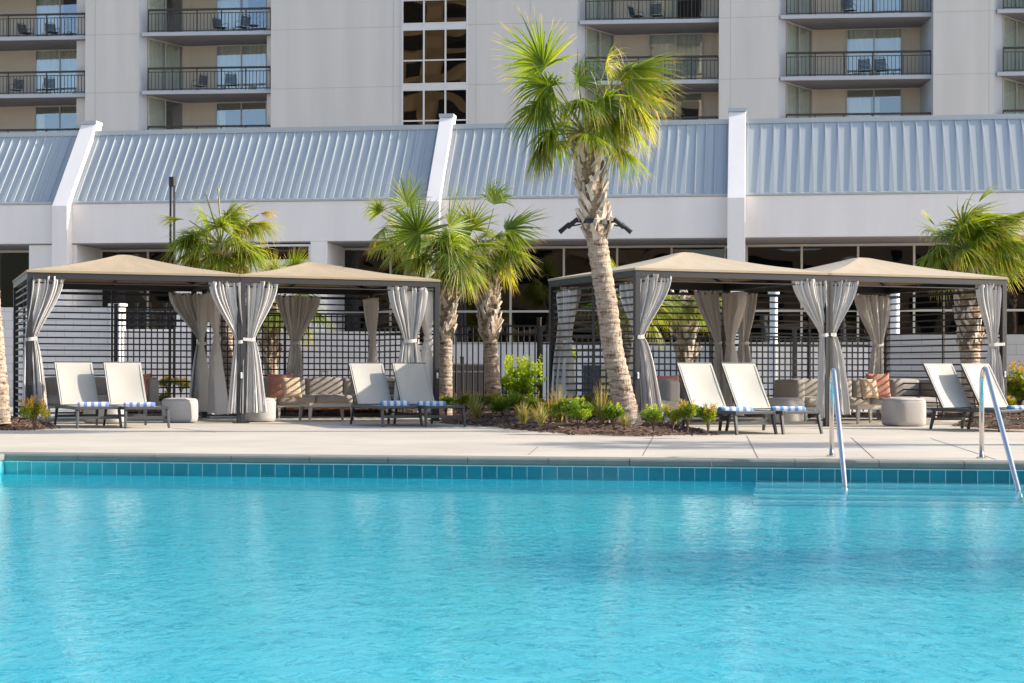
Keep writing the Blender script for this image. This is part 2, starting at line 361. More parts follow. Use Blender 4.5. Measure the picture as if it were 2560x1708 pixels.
pb.box(-.1, PL+.1, -PD-.1, .1, FLOOR-.1, FLOOR)
pb.box(-.2, PL+.2, .004, .2, FLOOR, WZ-.02); pb.box(-.2, PL+.2, -PD-.2, -PD-.004, FLOOR, WZ-.02)
pb.box(-.2, -.001, -PD, .0, FLOOR, -.078); pb.box(PL+.001, PL+.2, -PD, .0, FLOOR, -.078)
b_o = pb.build('pool_basin', M['plaster'], kind='structure', label='turquoise plaster pool basin'); b_o.location = t_o.location; b_o.rotation_euler = t_o.rotation_euler
st_a = PF.local(G(1886, 1196, WZ))[0]
M['steptrim'] = mat('white_step_edge', (.85, .95, .97), .5)
stp = MB(); trim = MB()
for k in range(4):
    d1 = -.32*(k+1)-.05; z = WZ-.02-.032*k
    stp.box(st_a-.02*k, st_a+5.2+.02*k, d1, -.003+(-.32*k-.05 if k else 0), FLOOR, z)
    trim.box(st_a-.02*k, st_a+5.2+.02*k, d1-.004, d1+.10, z-.02, z+.006)
so = stp.build('pool_steps', M['plaster'], kind='structure', label='shallow entry steps under the water'); so.location = t_o.location; so.rotation_euler = t_o.rotation_euler
to = trim.build('step_edges', M['steptrim'], kind='structure'); to.location = t_o.location; to.rotation_euler = t_o.rotation_euler
def watermat():
    m = bpy.data.materials.new('pool_water'); m.use_nodes = True; t = m.node_tree; t.nodes.clear()
    L = t.links; N = t.nodes.new
    o = N('ShaderNodeOutputMaterial'); tc = N('ShaderNodeTexCoord')
    def noise(sc, st, det, dist=0):
        mp = N('ShaderNodeMapping'); mp.inputs['Scale'].default_value = st; L.new(tc.outputs['Object'], mp.inputs[0])
        n = N('ShaderNodeTexNoise'); n.inputs['Scale'].default_value = sc; n.inputs['Detail'].default_value = det; n.inputs['Distortion'].default_value = dist
        L.new(mp.outputs[0], n.inputs[0]); return n.outputs[0]
    def madd(a, k, b):
        q = N('ShaderNodeMath'); q.operation = 'MULTIPLY_ADD'; L.new(a, q.inputs[0]); q.inputs[1].default_value = k
        if b is None: q.inputs[2].default_value = 0
        else: L.new(b, q.inputs[2])
        return q.outputs[0]
    h = madd(noise(11, (1.7, .8, 1), 3, .6), .55, None)
    h = madd(noise(4.5, (1.3, .9, 1), 3, .8), .5, h)
    h = madd(noise(1.5, (.8, 1, 1), 2, .4), .55, h)
    bp = N('ShaderNodeBump'); bp.inputs['Strength'].default_value = 1; bp.inputs['Distance'].default_value = .006; L.new(h, bp.inputs['Height'])
    h2 = madd(noise(6.5, (1.5, .8, 1), 5, .9), 1.0, madd(noise(2.0, (1.2, .8, 1), 3, .8), 1.8, None))
    b2 = N('ShaderNodeBump'); b2.inputs['Strength'].default_value = 1; b2.inputs['Distance'].default_value = .11; L.new(h2, b2.inputs['Height'])
    gl = N('ShaderNodeBsdfGlossy'); gl.inputs['Roughness'].default_value = .03; L.new(bp.outputs[0], gl.inputs['Normal'])
    fr = N('ShaderNodeFresnel'); fr.inputs['IOR'].default_value = 1.30; L.new(bp.outputs[0], fr.inputs['Normal'])
    mul = N('ShaderNodeMath'); mul.operation = 'MULTIPLY'; mul.inputs[1].default_value = .76; L.new(fr.outputs[0], mul.inputs[0])
    tr = N('ShaderNodeBsdfTransparent')
    rf = N('ShaderNodeBsdfRefraction'); rf.inputs['IOR'].default_value = 1.2; rf.inputs['Roughness'].default_value = .02; L.new(bp.outputs[0], rf.inputs['Normal'])
    lw = N('ShaderNodeLayerWeight'); lw.inputs['Blend'].default_value = .5; L.new(b2.outputs[0], lw.inputs['Normal'])
    cr = N('ShaderNodeValToRGB'); e = cr.color_ramp.elements
    e[0].position = .60; e[0].color = (1, 1, 1, 1); e[1].position = 1.0; e[1].color = (.04, .55, .68, 1); x = e.new(.80); x.color = (.85, 1, 1, 1)
    L.new(lw.outputs['Facing'], cr.inputs[0]); L.new(cr.outputs[0], tr.inputs[0]); L.new(cr.outputs[0], rf.inputs[0])
    m1 = N('ShaderNodeMixShader'); m1.inputs[0].default_value = .35; L.new(tr.outputs[0], m1.inputs[1]); L.new(rf.outputs[0], m1.inputs[2])
    m2 = N('ShaderNodeMixShader'); L.new(mul.outputs[0], m2.inputs[0]); L.new(m1.outputs[0], m2.inputs[1]); L.new(gl.outputs[0], m2.inputs[2])
    L.new(m2.outputs[0], o.inputs[0]); return m
M['water'] = watermat()
wt = MB(); wt.add([(0, -PD, 0), (PL, -PD, 0), (PL, 0, 0), (0, 0, 0)], [(0, 1, 2, 3)])
wo = wt.build('water', M['water'], kind='structure', label='rippled turquoise pool water'); wo.location = (PF.o[0], PF.o[1], WZ); wo.rotation_euler = (0, 0, PA)
# deck control joints
jt = MB()
for (x0, y0, x1, y1) in ((1637, 1086, 1607, 1139), (1867, 1090, 1895, 1145), (2128, 1094, 2185, 1146), (2326, 1096, 2490, 1149), (1345, 1117, 1322, 1137), (430, 1070, 540, 1081)):
    a, b = G(x0, y0, .001), G(x1, y1, .001); jt.bar(a, b, .008, .004)
    c = b+(b-a)*.0
jt.build('deck_joints', mat('dark_joint', (.17, .15, .13), .9), kind='structure', label='sawn control joints in the concrete deck')  # dark brown-grey strips mark the saw cuts

# ------------------------------------------------------------------ mulch beds
rng = random.Random(4)
def bed(poly_px, name, label, hgt=.13, z=0.0, nchips=2200):
    pts = [G(*p) for p in poly_px]
    cx = sum(p.x for p in pts)/len(pts); cy = sum(p.y for p in pts)/len(pts)
    n = len(pts); R = 7; mb = MB(); r0 = random.Random(9)
    vs = [(cx, cy, hgt)]; fs = []; per = []
    for i in range(n):
        for k in range(8): per.append(pts[i].lerp(pts[(i+1) % n], k/8))
    m = len(per)
    for j in range(1, R+1):
        t = j/R
        for p in per:
            zz = hgt*min(1, (1-t)*3.2)+(r0.uniform(-.015, .02) if j < R else -.02)
            e = r0.uniform(-.03, .03) if j == R else 0
            vs.append((cx+(p.x-cx)*t+e, cy+(p.y-cy)*t+e, zz))
    for k in range(m): fs.append((0, 1+k, 1+(k+1) % m))
    for j in range(R-1):
        for k in range(m):
            a = 1+j*m; fs.append((a+k, a+m+k, a+m+(k+1) % m, a+(k+1) % m))
    mb.add(vs, fs); o = mb.build(name, M['mulch'], smooth=True, kind='structure', label=label)
    ch = MB()
    for _ in range(nchips):
        k = r0.randrange(m); t = sqrt(r0.random())*1.015; p = per[k].lerp(per[(k+1) % m], r0.random())
        x, y = cx+(p.x-cx)*t, cy+(p.y-cy)*t; z = hgt*min(1, max(0, 1-t)*3.2)+.008
        a = r0.uniform(0, pi); l = r0.uniform(.02, .06); w_ = r0.uniform(.006, .014); tl_ = r0.uniform(-.5, .5)
        d = Vector((cos(a)*l, sin(a)*l, tl_*l)); s_ = Vector((-sin(a)*w_, cos(a)*w_, w_*r0.uniform(-.6, .6))); c = Vector((x, y, z)); rr = (r0.random(), r0.random())
        ch.add([c-d-s_, c+d-s_*.4, c+d+s_, c-d+s_], [(0, 1, 2, 3)], [(0, rr[1])]*4)
    return ch
chips = bed([(1085, 1058), (1200, 1066), (1300, 1076), (1420, 1087), (1560, 1091), (1700, 1090), (1790, 1088), (1770, 1077), (1640, 1064), (1600, 1052), (1500, 1040), (1360, 1030), (1250, 1020), (1150, 1015), (1112, 1030)], 'mulch_bed', 'brown bark mulch bed between the cabanas', .11, 0, 4200)
c2 = bed([(-220, 1070), (-60, 1076), (60, 1077), (150, 1072), (135, 1062), (40, 1050), (-100, 1045), (-220, 1050)], 'mulch_bed', 'bark mulch round the left shrub', .09, 0, 1200)
c3 = bed([(2380, 1066), (2480, 1073), (2620, 1076), (2760, 1076), (2760, 1052), (2560, 1040), (2440, 1045), (2400, 1056)], 'mulch_bed', 'bark mulch behind the right loungers', .09, 0, 1200)
chips.add(c2.v, c2.f, c2.at); chips.add(c3.v, c3.f, c3.at)
chips.build('mulch_chips', M['chip'], kind='stuff', label='loose brown bark chips on the beds', category='mulch')
bb = MB()      # planting strip behind the cabanas
def strip(x0, x1, y0, y1, nx, ny, z):
    r0 = random.Random(3)
    vs = [(x0+(x1-x0)*i/nx, y0+(y1-y0)*j/ny, z*(1 if 0 < j else -.3)+r0.uniform(-.02, .02)) for j in range(ny+1) for i in range(nx+1)]
    bb.add(vs, [(j*(nx+1)+i, j*(nx+1)+i+1, (j+1)*(nx+1)+i+1, (j+1)*(nx+1)+i) for j in range(ny) for i in range(nx)])
strip(-8.2, -2.2, 31.4, 37.2, 60, 40, .12); strip(-2.2, 3.0, 32.0, 34.5, 50, 20, .10); strip(3.0, 12, 31.5, 32.6, 80, 12, .08)
bb.build('mulch_strip', M['mulch'], kind='structure', label='mulched planting strip behind the cabanas')

# canvas lets some light through
for _k in ('canvas', 'canvas2'):
    _t = M[_k].node_tree; _b = _t.nodes['Principled BSDF']; _tl = _t.nodes.new('ShaderNodeBsdfTranslucent'); _tl.inputs[0].default_value = (.62, .42, .20, 1)
    _m = _t.nodes.new('ShaderNodeMixShader'); _m.inputs[0].default_value = .22; _t.links.new(_b.outputs[0], _m.inputs[1]); _t.links.new(_tl.outputs[0], _m.inputs[2]); _t.links.new(_m.outputs[0], _t.nodes['Material Output'].inputs[0])
_t = M['curtain'].node_tree; _b = _t.nodes['Principled BSDF']; _tl = _t.nodes.new('ShaderNodeBsdfTranslucent'); _tl.inputs[0].default_value = (.5, .46, .42, 1)
_m = _t.nodes.new('ShaderNodeMixShader'); _m.inputs[0].default_value = .18; _t.links.new(_b.outputs[0], _m.inputs[1]); _t.links.new(_tl.outputs[0], _m.inputs[2]); _t.links.new(_m.outputs[0], _t.nodes['Material Output'].inputs[0])
M['seam'] = mat('blue_metal_seam', (.38, .42, .45), .6, .0)
# ================================================================== low building (mansard roof)
LB = Frame(0, 46.0, -8.2)
lb = thing('low_building', 'low white wing with blue standing seam mansard roof and dark ribbon windows', 'building', (0, 46.0, 0), radians(-8.2))
A_ = lambda px, py, d=0: LB.a_of(px, py, d)
REC = 1.9
zf0 = LB.z_of(1280, 599); zf1 = LB.z_of(1280, 497); zr0 = LB.z_of(1280, 491); SL = 1.257
zh = LB.z_of(1280, 617, REC); zt = LB.z_of(1280, 779, REC); zs = LB.z_of(1280, 861, REC)
RD = 1.72; zR = zr0+SL*RD
aL, aR = A_(-120, 550), A_(2720, 550)
m = MB()
m.box(aL, aR, 0, REC+1.2, zf0, zf1)                                     # fascia band
m.box(aL, aR, REC-.05, REC+1.2, -.3, zs)                               # base wall under the windows
# white masses of the second section
s2 = [A_(440, 620), A_(818, 620)]
def colm(x0, x1, z0=-.3, z1=None, d0=.002, d1=REC+1): m.box(x0, x1, d0, d1, z0, (z1 or zf0)-.002)
w0, w1 = A_(505, 630), A_(776, 630)
colm(s2[0], w0); colm(w1, s2[1])
zw0, zw1 = LB.z_of(640, 655, .1), LB.z_of(640, 612, .1)
m.box(w0, w1, .002, REC+1, -.3, zw0-.12)
for px0, px1 in ((142, 192), (1072, 1104)): colm(A_(px0, 600)-.02, A_(px1, 600)-.03, d0=.05)
colm(A_(1819, 600), A_(1863, 600), d0=.05)
m.build('wall', M['white'], lb, bevel=.012)
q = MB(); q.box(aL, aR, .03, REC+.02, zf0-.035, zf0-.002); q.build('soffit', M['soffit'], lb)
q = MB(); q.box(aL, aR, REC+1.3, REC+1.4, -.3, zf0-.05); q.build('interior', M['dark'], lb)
# roof
pil = [A_(142, 485), A_(180, 485), A_(1070, 485), A_(1104, 485), A_(1819, 485), A_(1863, 485)]
q = MB(); q.prism_x([(.02, zf1+.002), (.02, zr0), (RD, zR), (RD+.6, zR+.05), (RD+6, zR+.0), (RD+6, zf1+.002)], aL, aR)
q.build('roof', M['roof'], lb)
q = MB()
secs = [(aL, pil[0], .258), (pil[1], pil[2], .258), (pil[3], pil[4], .262), (pil[5], aR, .35)]
for a0, a1, sp in secs:
    n = int((a1-a0)/sp); off = (a1-a0-n*sp)/2+.02
    for k in range(n+1):
        a = a0+off+k*sp
        if a0+.02 < a < a1-.02: q.prism_x([(.0, zr0+.02), (-.018, zr0+.032), (RD-.018, zR+.026), (RD, zR)], a-.013, a+.013)
q.build('roof_seams', M['seam'], lb, kind='stuff')
q = MB(); q.prism_x([(-.035, zf1+.004), (-.035, zr0-.005), (.018, zr0+.015), (.018, zf1+.004)], aL, aR)
q.prism_x([(RD-.06, zR-.05), (RD-.06, zR+.09), (RD+.4, zR+.10), (RD+.4, zR+.02), (RD+.02, zR)], aL, aR)
q.build('flashing', M['roofcap'], lb)
# pillars
PT = .34
for i in (0, 2, 4):
    a0, a1 = pil[i], pil[i+1]
    q = MB(); zb = zr0-.15; zt2 = zR+.30
    q.prism_x([(-PT, -.1), (-PT, zb), ((zt2-zb)/SL-PT, zt2), ((zt2-zb)/SL-PT+.42, zt2), ((zt2-zb)/SL-PT+.42, zR-.3), (.04, zf1-.2), (.04, -.1)], a0, a1)
    p_ = q.build('pillar', M['white'], lb, bevel=.01)
    q = MB(); yb = (zt2-zb)/SL-PT; q.box(a0-.02, a1+.02, yb-.04, yb+.46, zt2+.002, zt2+.10); q.build('pillar_cap', M['roofcap'], p_)
# windows
M['wglass'] = glass_mat('tinted_glass', .12, (.08, .07, .065), .16, .55, (.46, .46, .48))
def window(name, a0, a1, z0, z1, d, muls, trans=(), parent=lb, fw=.06, glass='wglass', frame='alu'):
    q = MB(); q.box(a0, a1, d-.05, d+.03, z1-fw, z1); q.box(a0, a1, d-.05, d+.03, z0, z0+fw)
    xs = [a0+fw/2]+list(muls)+[a1-fw/2]
    for x in xs: q.box(x-fw/2, x+fw/2, d-.055, d+.035, z0+.001, z1-.001)
    for z in trans: q.box(a0+fw, a1-fw, d-.048, d+.028, z-fw/2, z+fw/2)
    fo = q.build(name, M[frame], parent)
    q = MB(); q.add([(a0+.01, d, z0+.01), (a1-.01, d, z0+.01), (a1-.01, d, z1-.01), (a0+.01, d, z1-.01)], [(0, 1, 2, 3)])
    q.build('glass', M[glass], fo); return fo
W = lambda px: A_(px, 700, REC-.02)
window('ribbon_window', W(-110), W(138), zs, zh, REC-.02, [W(-60), W(86)], [zt])
window('ribbon_window', W(252), W(441), zs, zh, REC-.02, [W(371)], [zt])
window('ribbon_window', W(857), A_(1074, 700, REC-.02), zs, zh, REC-.02, [W(977)], [zt])
window('ribbon_window', W(1136), W(1816), zs, zh, REC-.02, [W(p) for p in (1277, 1410, 1543, 1679)], [zt])
window('ribbon_window', W(1864), W(2700), zs, zh, REC-.02, [W(p) for p in (2004, 2145, 2285, 2425, 2565)], [zt])
window('transom_window', w0, w1, zw0, zw1, .08, [A_(637, 630), (w0+A_(637, 630))/2], frame='aluw')
q = MB(); q.box(w0-.03, w1+.03, -.03, .12, zw0-.11, zw0-.005); q.build('window_sill', M['aluw'], lb)
# reveals beside the deep windows
q = MB(); q.box(W(138), A_(142, 600)-.03, .06, REC, zs-.002, zf0-.04); q.build('reveal', M['white'], lb)
q = MB(); q.box(A_(440, 620, 0)-.0, A_(440, 620, 0)+.02, .004, REC, -.3, zf0-.04); q.build('reveal', M['white'], lb)
# wall pillars under the roof: white return walls left of openings
# ================================================================== tower
TW = Frame(0, 76.0, -8.2)
tw = thing('hotel_tower', 'tall pale grey hotel tower with stacked recessed balconies behind the low wing', 'building', (0, 76.0, 0), radians(-8.2))
T_ = lambda px, d=0, py=160: TW.a_of(px, py, d)
z220 = TW.z_of(677, 220.4); PITCH = TW.z_of(677, 73)-z220
slabs = [z220+PITCH*k for k in range(-2, 4)]; ZT0, ZT1 = -.1, slabs[-1]+2
BD = 2.6
bays = [dict(l=(-190, -172), r=213, rb=213, glass=(-150, -60), back=(5, 88, 213), n=4),
        dict(l=(347, 368), r=677, rb=677, glass=(369, 457), back=(457, 540, 668), n=5),
        dict(l=(1443, 1462), r=1797, rb=1797, glass=(1463, 1535), back=(1535, 1620, 1757), n=5),
        dict(l=(1946, 1964), r=2333, rb=2301, glass=(1965, 2030), back=(2030, 2115, 2255), n=5),
        dict(l=(2485, 2506), r=2860, rb=2840, glass=(2507, 2575), back=(2575, 2640, 2800), n=5)]
M['tglass'] = glass_mat('balcony_glass', .26, (.88, .9, .86), .05, .5, (.75, .85, 1))
M['sglass'] = glass_mat('stair_glass', .28, (.05, .045, .04), .22, .3, (.55, .48, .38))
# wall masses
edges = []
prevR = None
def mass(aR0, aRb, aL0, aL1, wallm):
    wallm.prism([(aR0, 0), (aL0, 0), (aL1, .35), (aL1-.3, .6), (aRb+.4, .6), (aRb+.4, BD+.6), (aRb, BD+.6), (aRb, BD)], ZT0, ZT1)
wm = MB(); C0, C1 = T_(1006), T_(1168)
for i in range(len(bays)-1):
    b0, b1 = bays[i], bays[i+1]
    aR0, aRb = T_(b0['r']), T_(b0['rb'], BD); aL0, aL1 = T_(b1['l'][0]), T_(b1['l'][1], .35)
    if i == 1:
        wm.prism([(aR0, 0), (C0, 0), (C0, .6), (aRb+.4, .6), (aRb+.4, BD+.6), (aRb, BD+.6), (aRb, BD)], ZT0, ZT1)
        wm.prism([(C1, 0), (aL0, 0), (aL1, .35), (aL1-.3, .6), (C1, .6)], ZT0, ZT1)
    else: mass(aR0, aRb, aL0, aL1, wm)
wm.box(T_(-190)-6, T_(bays[0]['l'][0]), 0, .6, ZT0, ZT1)
wm.build('wall', M['tower'], tw)
q = MB(); q.box(T_(-400), T_(2900), BD+3.2, BD+12, 0, ZT1); q.box(T_(-400), T_(2900), .1, BD+12, ZT1+.003, ZT1+.4); q.build('tower_core', M['tower'], tw)
# chamfer strips, their bluish shade carried by the colour
for b in bays:
    q = MB(); a0, a1 = T_(b['l'][0]), T_(b['l'][1], .35)
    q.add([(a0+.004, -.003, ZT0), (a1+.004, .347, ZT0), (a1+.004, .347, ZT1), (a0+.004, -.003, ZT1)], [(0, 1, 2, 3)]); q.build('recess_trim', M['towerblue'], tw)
    if b['rb'] != b['r']:
        q = MB(); a2, a3 = T_(b['r']), T_(b['rb'], BD)
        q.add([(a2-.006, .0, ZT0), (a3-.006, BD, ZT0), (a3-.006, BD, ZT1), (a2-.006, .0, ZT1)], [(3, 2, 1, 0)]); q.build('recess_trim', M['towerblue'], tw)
# panel joints
q = MB()
for z in [s-.05 for s in slabs]:
    for x0, x1 in ((T_(214), T_(346)), (T_(678), T_(1005)), (T_(1170), T_(1442)), (T_(1798), T_(1945)), (T_(2334), T_(2484))):
        q.box(x0, x1, -.004, .001, z-.012, z+.012)
for px in (238, 983, 1190, 1325, 1826, 2472): q.box(T_(px)-.01, T_(px)+.01, -.004, .001, ZT0, ZT1)
q.build('panel_joint', M['joint'], tw)
# stair window column
ev = TW.z_of(1087, 217); P2 = TW.z_of(1087, 66)-ev
q = MB(); gm = MB(); cw = (C1-C0)/3
for k in range(-1, 4):
    zc = ev+k*P2
    q.box(C0, C1, -.03, .08, zc-.13, zc+.13); q.box(C0, C1, -.05, .05, zc+.12, zc+.17); q.box(C0, C1, -.05, .05, zc-.17, zc-.12)
    q.box(C0, C1, -.03, .05, zc+P2*.44-.03, zc+P2*.44+.03)
for i in range(4): q.box(C0+cw*i-.035, C0+cw*i+.035, -.052, .052, ZT0, ZT1)
fo = q.build('stair_window', M['aluw'], tw)
gm.add([(C0, .02, ZT0), (C1, .02, ZT0), (C1, .02, ZT1), (C0, .02, ZT1)], [(0, 1, 2, 3)]); gm.build('glass', M['sglass'], fo)
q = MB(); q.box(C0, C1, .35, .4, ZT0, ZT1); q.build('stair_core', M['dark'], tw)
# balconies
def sheer(mb, p0, p1, z0, z1, nf, amp, off):
    p0, p1 = Vector(p0), Vector(p1); d = p1-p0; n = Vector((-d.y, d.x)).normalized()
    mb.grid(lambda u, v: (p0.x+d.x*u+n.x*(off+amp*sin(u*nf*2*pi+sin(u*9))), p0.y+d.y*u+n.y*(off+amp*sin(u*nf*2*pi+sin(u*9))), z0+(z1-z0)*v), nf*8, 1)
def door(p0, p1, z0, z1, style, rs):
    """sliding door in plan from p0 to p1"""
    p0, p1 = Vector(p0), Vector(p1); d = (p1-p0); L_ = d.length; u = d.normalized(); n = Vector((-u.y, u.x))
    def V(t, o, z): return (p0.x+u.x*t+n.x*o, p0.y+u.y*t+n.y*o, z)
    q = MB()
    def fb(t0, t1, z0_, z1_, o0=-.03, o1=.05):
        vs = [V(t, o, z) for z in (z0_, z1_) for o in (o0, o1) for t in (t0, t1)]
        q.add(vs, [(0, 2, 3, 1), (4, 5, 7, 6), (0, 1, 5, 4), (2, 6, 7, 3), (0, 4, 6, 2), (1, 3, 7, 5)])
    fb(0, L_, z1-.07, z1); fb(0, L_, z0, z0+.06)
    for t in (0, L_/2-.03, L_-.06): fb(t, t+.06, z0+.061, z1-.071)
    f = q.build('sliding_door', M['alu'], tw)
    q = MB(); q.add([V(.05, .0, z0+.05), V(L_-.05, .0, z0+.05), V(L_-.05, .0, z1-.05), V(.05, .0, z1-.05)], [(0, 1, 2, 3)]); q.build('glass', M['tglass'], f)
    q = MB()
    spans = {'full': [(0, 1)], 'half': [(0, .46), (.5, .62)], 'open': [(0, .18)], 'left': [(0, .55)]}[style]
    for a, b in spans: sheer(q, V(L_*a+.03, 0, 0)[:2], V(L_*b-.03, 0, 0)[:2], z0, z1, max(2, int(9*(b-a)*L_/2.2)), .055, .14)
    q.build('room_curtain', M['sheer'], f, smooth=True)
    q = MB()
    if style in ('open', 'half'): q.add([V(.05, .05, z1-.42), V(L_-.05, .05, z1-.42), V(L_-.05, .05, z1), V(.05, .05, z1)], [(0, 1, 2, 3)]); q.build('roller_shade', M['roomshade'], f)
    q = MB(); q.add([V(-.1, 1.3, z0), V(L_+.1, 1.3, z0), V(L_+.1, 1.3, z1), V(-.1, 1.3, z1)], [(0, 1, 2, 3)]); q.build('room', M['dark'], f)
styles = {(0, 2): 'left', (0, 1): 'full', (0, 0): 'open', (1, 2): 'half', (1, 1): 'full', (1, 0): 'open', (2, 2): 'left', (2, 1): 'full', (2, 0): 'half', (3, 2): 'full', (3, 1): 'full', (3, 0): 'half'}
for bi, b in enumerate(bays):
    aS = T_(b['l'][1]-13 if bi else b['l'][1]); aR = T_(b['r']); aRb = T_(b['rb'], BD)
    g0, g1 = T_(b['glass'][0], .4), T_(b['glass'][1], BD-.1)
    k0, k1, k2 = [T_(p, BD) for p in b['back']]
    for k, zsl in enumerate(slabs[1:], 0):                              # k=0 lowest (hidden floor) .. 
        q = MB(); rb = (aRb-aR)
        back = aRb-.003
        q.prism([(aS, -.04), (aR-.004+(rb*.12 if rb else 0), -.04 if not rb else .3), (back, BD+.3), (g1-.5, BD+.3), (g0-.6, .62), (aS, .36)], zsl-.17, zsl)
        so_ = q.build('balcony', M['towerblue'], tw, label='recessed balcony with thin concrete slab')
        z0, z1 = zsl, zsl+PITCH-.172
        if k < 5:
            st_ = styles.get((bi, k), 'full')
            door((g0, .40), (g1, BD-.1), z0, z1, 'full' if (bi in (2, 3, 4) or k == 1) else 'left', 1)
            door((k1, BD-.02), (k2, BD-.02), z0, z1, st_, 2)
            q = MB(); q.prism([(g1+.005, BD-.12), (g1+.32, BD+.0), (k1-.002, BD), (k1-.002, BD+.12), (g1+.005, BD+.12)], z0, z1); q.build('balcony_wall', M['balc'], tw)
            q = MB(); q.box(k2+.002, aRb, BD, BD+.12, z0, z1); q.build('balcony_wall', M['balc'], tw)
        # underside in darker paint
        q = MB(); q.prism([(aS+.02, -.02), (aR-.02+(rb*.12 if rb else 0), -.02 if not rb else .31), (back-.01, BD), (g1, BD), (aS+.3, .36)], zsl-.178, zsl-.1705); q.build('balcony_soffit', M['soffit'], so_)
        # railing
        ra0, ra1 = T_(b['l'][1]+1)+.02, (aR-.04 if not rb else aR+rb*.12-.03); y0, y1 = .03, (.03 if not rb else .36)
        q = MB(); N_ = b['n']; H_ = 1.04
        pt = lambda t, z: (ra0+(ra1-ra0)*t, y0+(y1-y0)*t, zsl+z)
        q.bar(pt(0, H_), pt(1, H_), .09, .085); q.bar(pt(0, .87), pt(1, .87), .03, .035); q.bar(pt(0, .07), pt(1, .07), .03, .035)
        L_ = ra1-ra0; 
        for i in range(N_+1): q.bar(pt(i/N_, .0), pt(i/N_, H_-.02), .05, .05)
        nb = int(L_/.165)
        for i in range(1, nb): q.bar(pt(i/nb, .08), pt(i/nb, .86), .024, .024)
        q.build('railing', M['rail'], so_)
# ------------------------------------------------------------------ balcony chairs
def chair_at(px, bi, k, rz, label, d=1.25):
    global CH0
    zf = slabs[1+k]; a = T_(px, d, 60 if k == 3 else 200); p = TW.w(a, d, zf)
    rot = radians(-8.2+rz)
    if CH0 is None:
        t = thing('balcony_chair', label, 'chair', p, rot, 'sling chairs on the balconies')
        q = MB()
        for s in (-1, 1):
            q.tube([(s*.27, -.25, 0), (s*.27, -.22, .30), (s*.27, -.18, .60), (s*.27, .0, .62), (s*.26, .28, .60)], .014, 6)
            q.tube([(s*.25, .30, 0), (s*.25, .24, .38), (s*.24, .34, .84)], .014, 6)
            q.tube([(s*.26, -.22, .38), (s*.25, .24, .36)], .013, 6)
        q.tube([(-.24, .34, .84), (-.12, .37, .90), (.12, .37, .90), (.24, .34, .84)], .014, 6); q.tube([(-.26, -.22, .38), (.26, -.22, .38)], .013, 6)
        q.build('frame', M['chairmetal'], t)
        q = MB()
        for i in range(8): y = -.2+i*.056; q.box(-.25, .25, y, y+.044, .375-.01*i*.3, .387-.01*i*.3)
        q.build('seat', M['chairblue'], t)
        q = MB()
        for i in range(8):
            z = .43+i*.055; y = .24+(z-.38)*.22; q.bar((-.25, y, z), (.25, y, z), .044, .012, up=(0, 1, .2))
        q.build('backrest', M['chairblue'], t); CH0 = t; return t
    return dup(CH0, p, rot, label)
CH0 = None
for px, bi, k, rz, lb_ in (
        (64, 0, 2, 60, 'blue slatted chair left of the pair on the upper left edge balcony'),
        (130, 0, 2, 40, 'blue slatted chair right of the pair on the upper left edge balcony'),
        (40, 0, 1, -130, 'blue slatted chair nearest the photo edge on the second left balcony'),
        (122, 0, 1, -150, 'blue slatted chair before the curtains on the second left balcony'),
        (551, 1, 2, 50, 'blue slatted chair facing its neighbour on the upper balcony above the left cabana'),
        (605, 1, 2, -130, 'blue slatted chair nearest the grey wall on the upper balcony above the left cabana'),
        (497, 1, 1, -120, 'blue slatted chair before the beige wall of the lower balcony left of the blank wall'),
        (577, 1, 1, -160, 'blue slatted chair before the glass door of the lower balcony left of the blank wall'),
        (1592, 2, 2, 65, 'blue slatted chair turned sideways on the balcony above the tall palm'),
        (1643, 2, 2, 170, 'blue slatted chair seen from behind on the balcony above the tall palm'),
        (2122, 3, 2, 160, 'blue slatted chair alone on the top right balcony'),
        (2161, 3, 1, 172, 'left chair of the close pair on the right balcony'),
        (2203, 3, 1, 165, 'right chair of the close pair on the right balcony')):
    chair_at(px, bi, k, rz, lb_, 1.2)
q = thing('balcony_side_table', 'small round dark table beside the chair on the upper balcony near the grey wall', 'table', TW.w(T_(634, 1.3, 60), 1.3, slabs[3]), 0)
t_ = MB(); t_.tube([(0, 0, .44), (0, 0, .47)], .24, 20); t_.build('table_top', M['chairmetal'], q)
t_ = MB(); [t_.tube([(.18*cos(a), .18*sin(a), 0), (.1*cos(a), .1*sin(a), .44)], .012, 6) for a in (0, 2.1, 4.2)]; t_.build('legs', M['chairmetal'], q)

# ================================================================== buildings behind the camera (seen mirrored in the glass)
tb = thing('tan_hotel_block', 'tan hotel block with dark windows mirrored in the glass', 'building', (-40, -48, 0), radians(-6))
q = MB(); q.box(-24, 26, -14, 0, 0, 62); q.build('wall', M['tan'], tb)
q = MB(); wq = MB()
for i in range(9):
    for j in range(18):
        x = -22+i*5.6; z = 1.2+j*3.3
        wq.box(x, x+3.1, -.1, .06, z, z+2.1)
        if i % 3 == 1: q.box(x-.6, x+3.4, 0, 1.3, z-.35, z-.15); q.box(x-.6, x+3.4, 1.2, 1.3, z-.15, z+.85)
wq.build('window', M['dark'], tb, kind='stuff'); q.build('balcony', M['tan'], tb)
tb2 = thing('low_tan_block', 'lower tan block mirrored in the right hand glass', 'building', (2, -42, 0), radians(4))
q = MB(); q.box(-10, 24, -12, 0, 0, 11); q.build('wall', M['tan'], tb2)
wq = MB(); [wq.box(-8+i*4, -5.6+i*4, -.1, .05, 1+j*3.3, 3+j*3.3) for i in range(8) for j in range(3)]; wq.build('window', M['dark'], tb2, kind='stuff')

tb3 = thing('added_brown_block', 'added brown block far left, there to darken the left window reflections', 'building', (-95, -44, 0), 0)  # unseen block added so the left glass mirrors something dark
q = MB(); q.box(-30, 32, -12, 0, 0, 15); q.build('wall', M['bark'] if False else M['roomshade'], tb3)
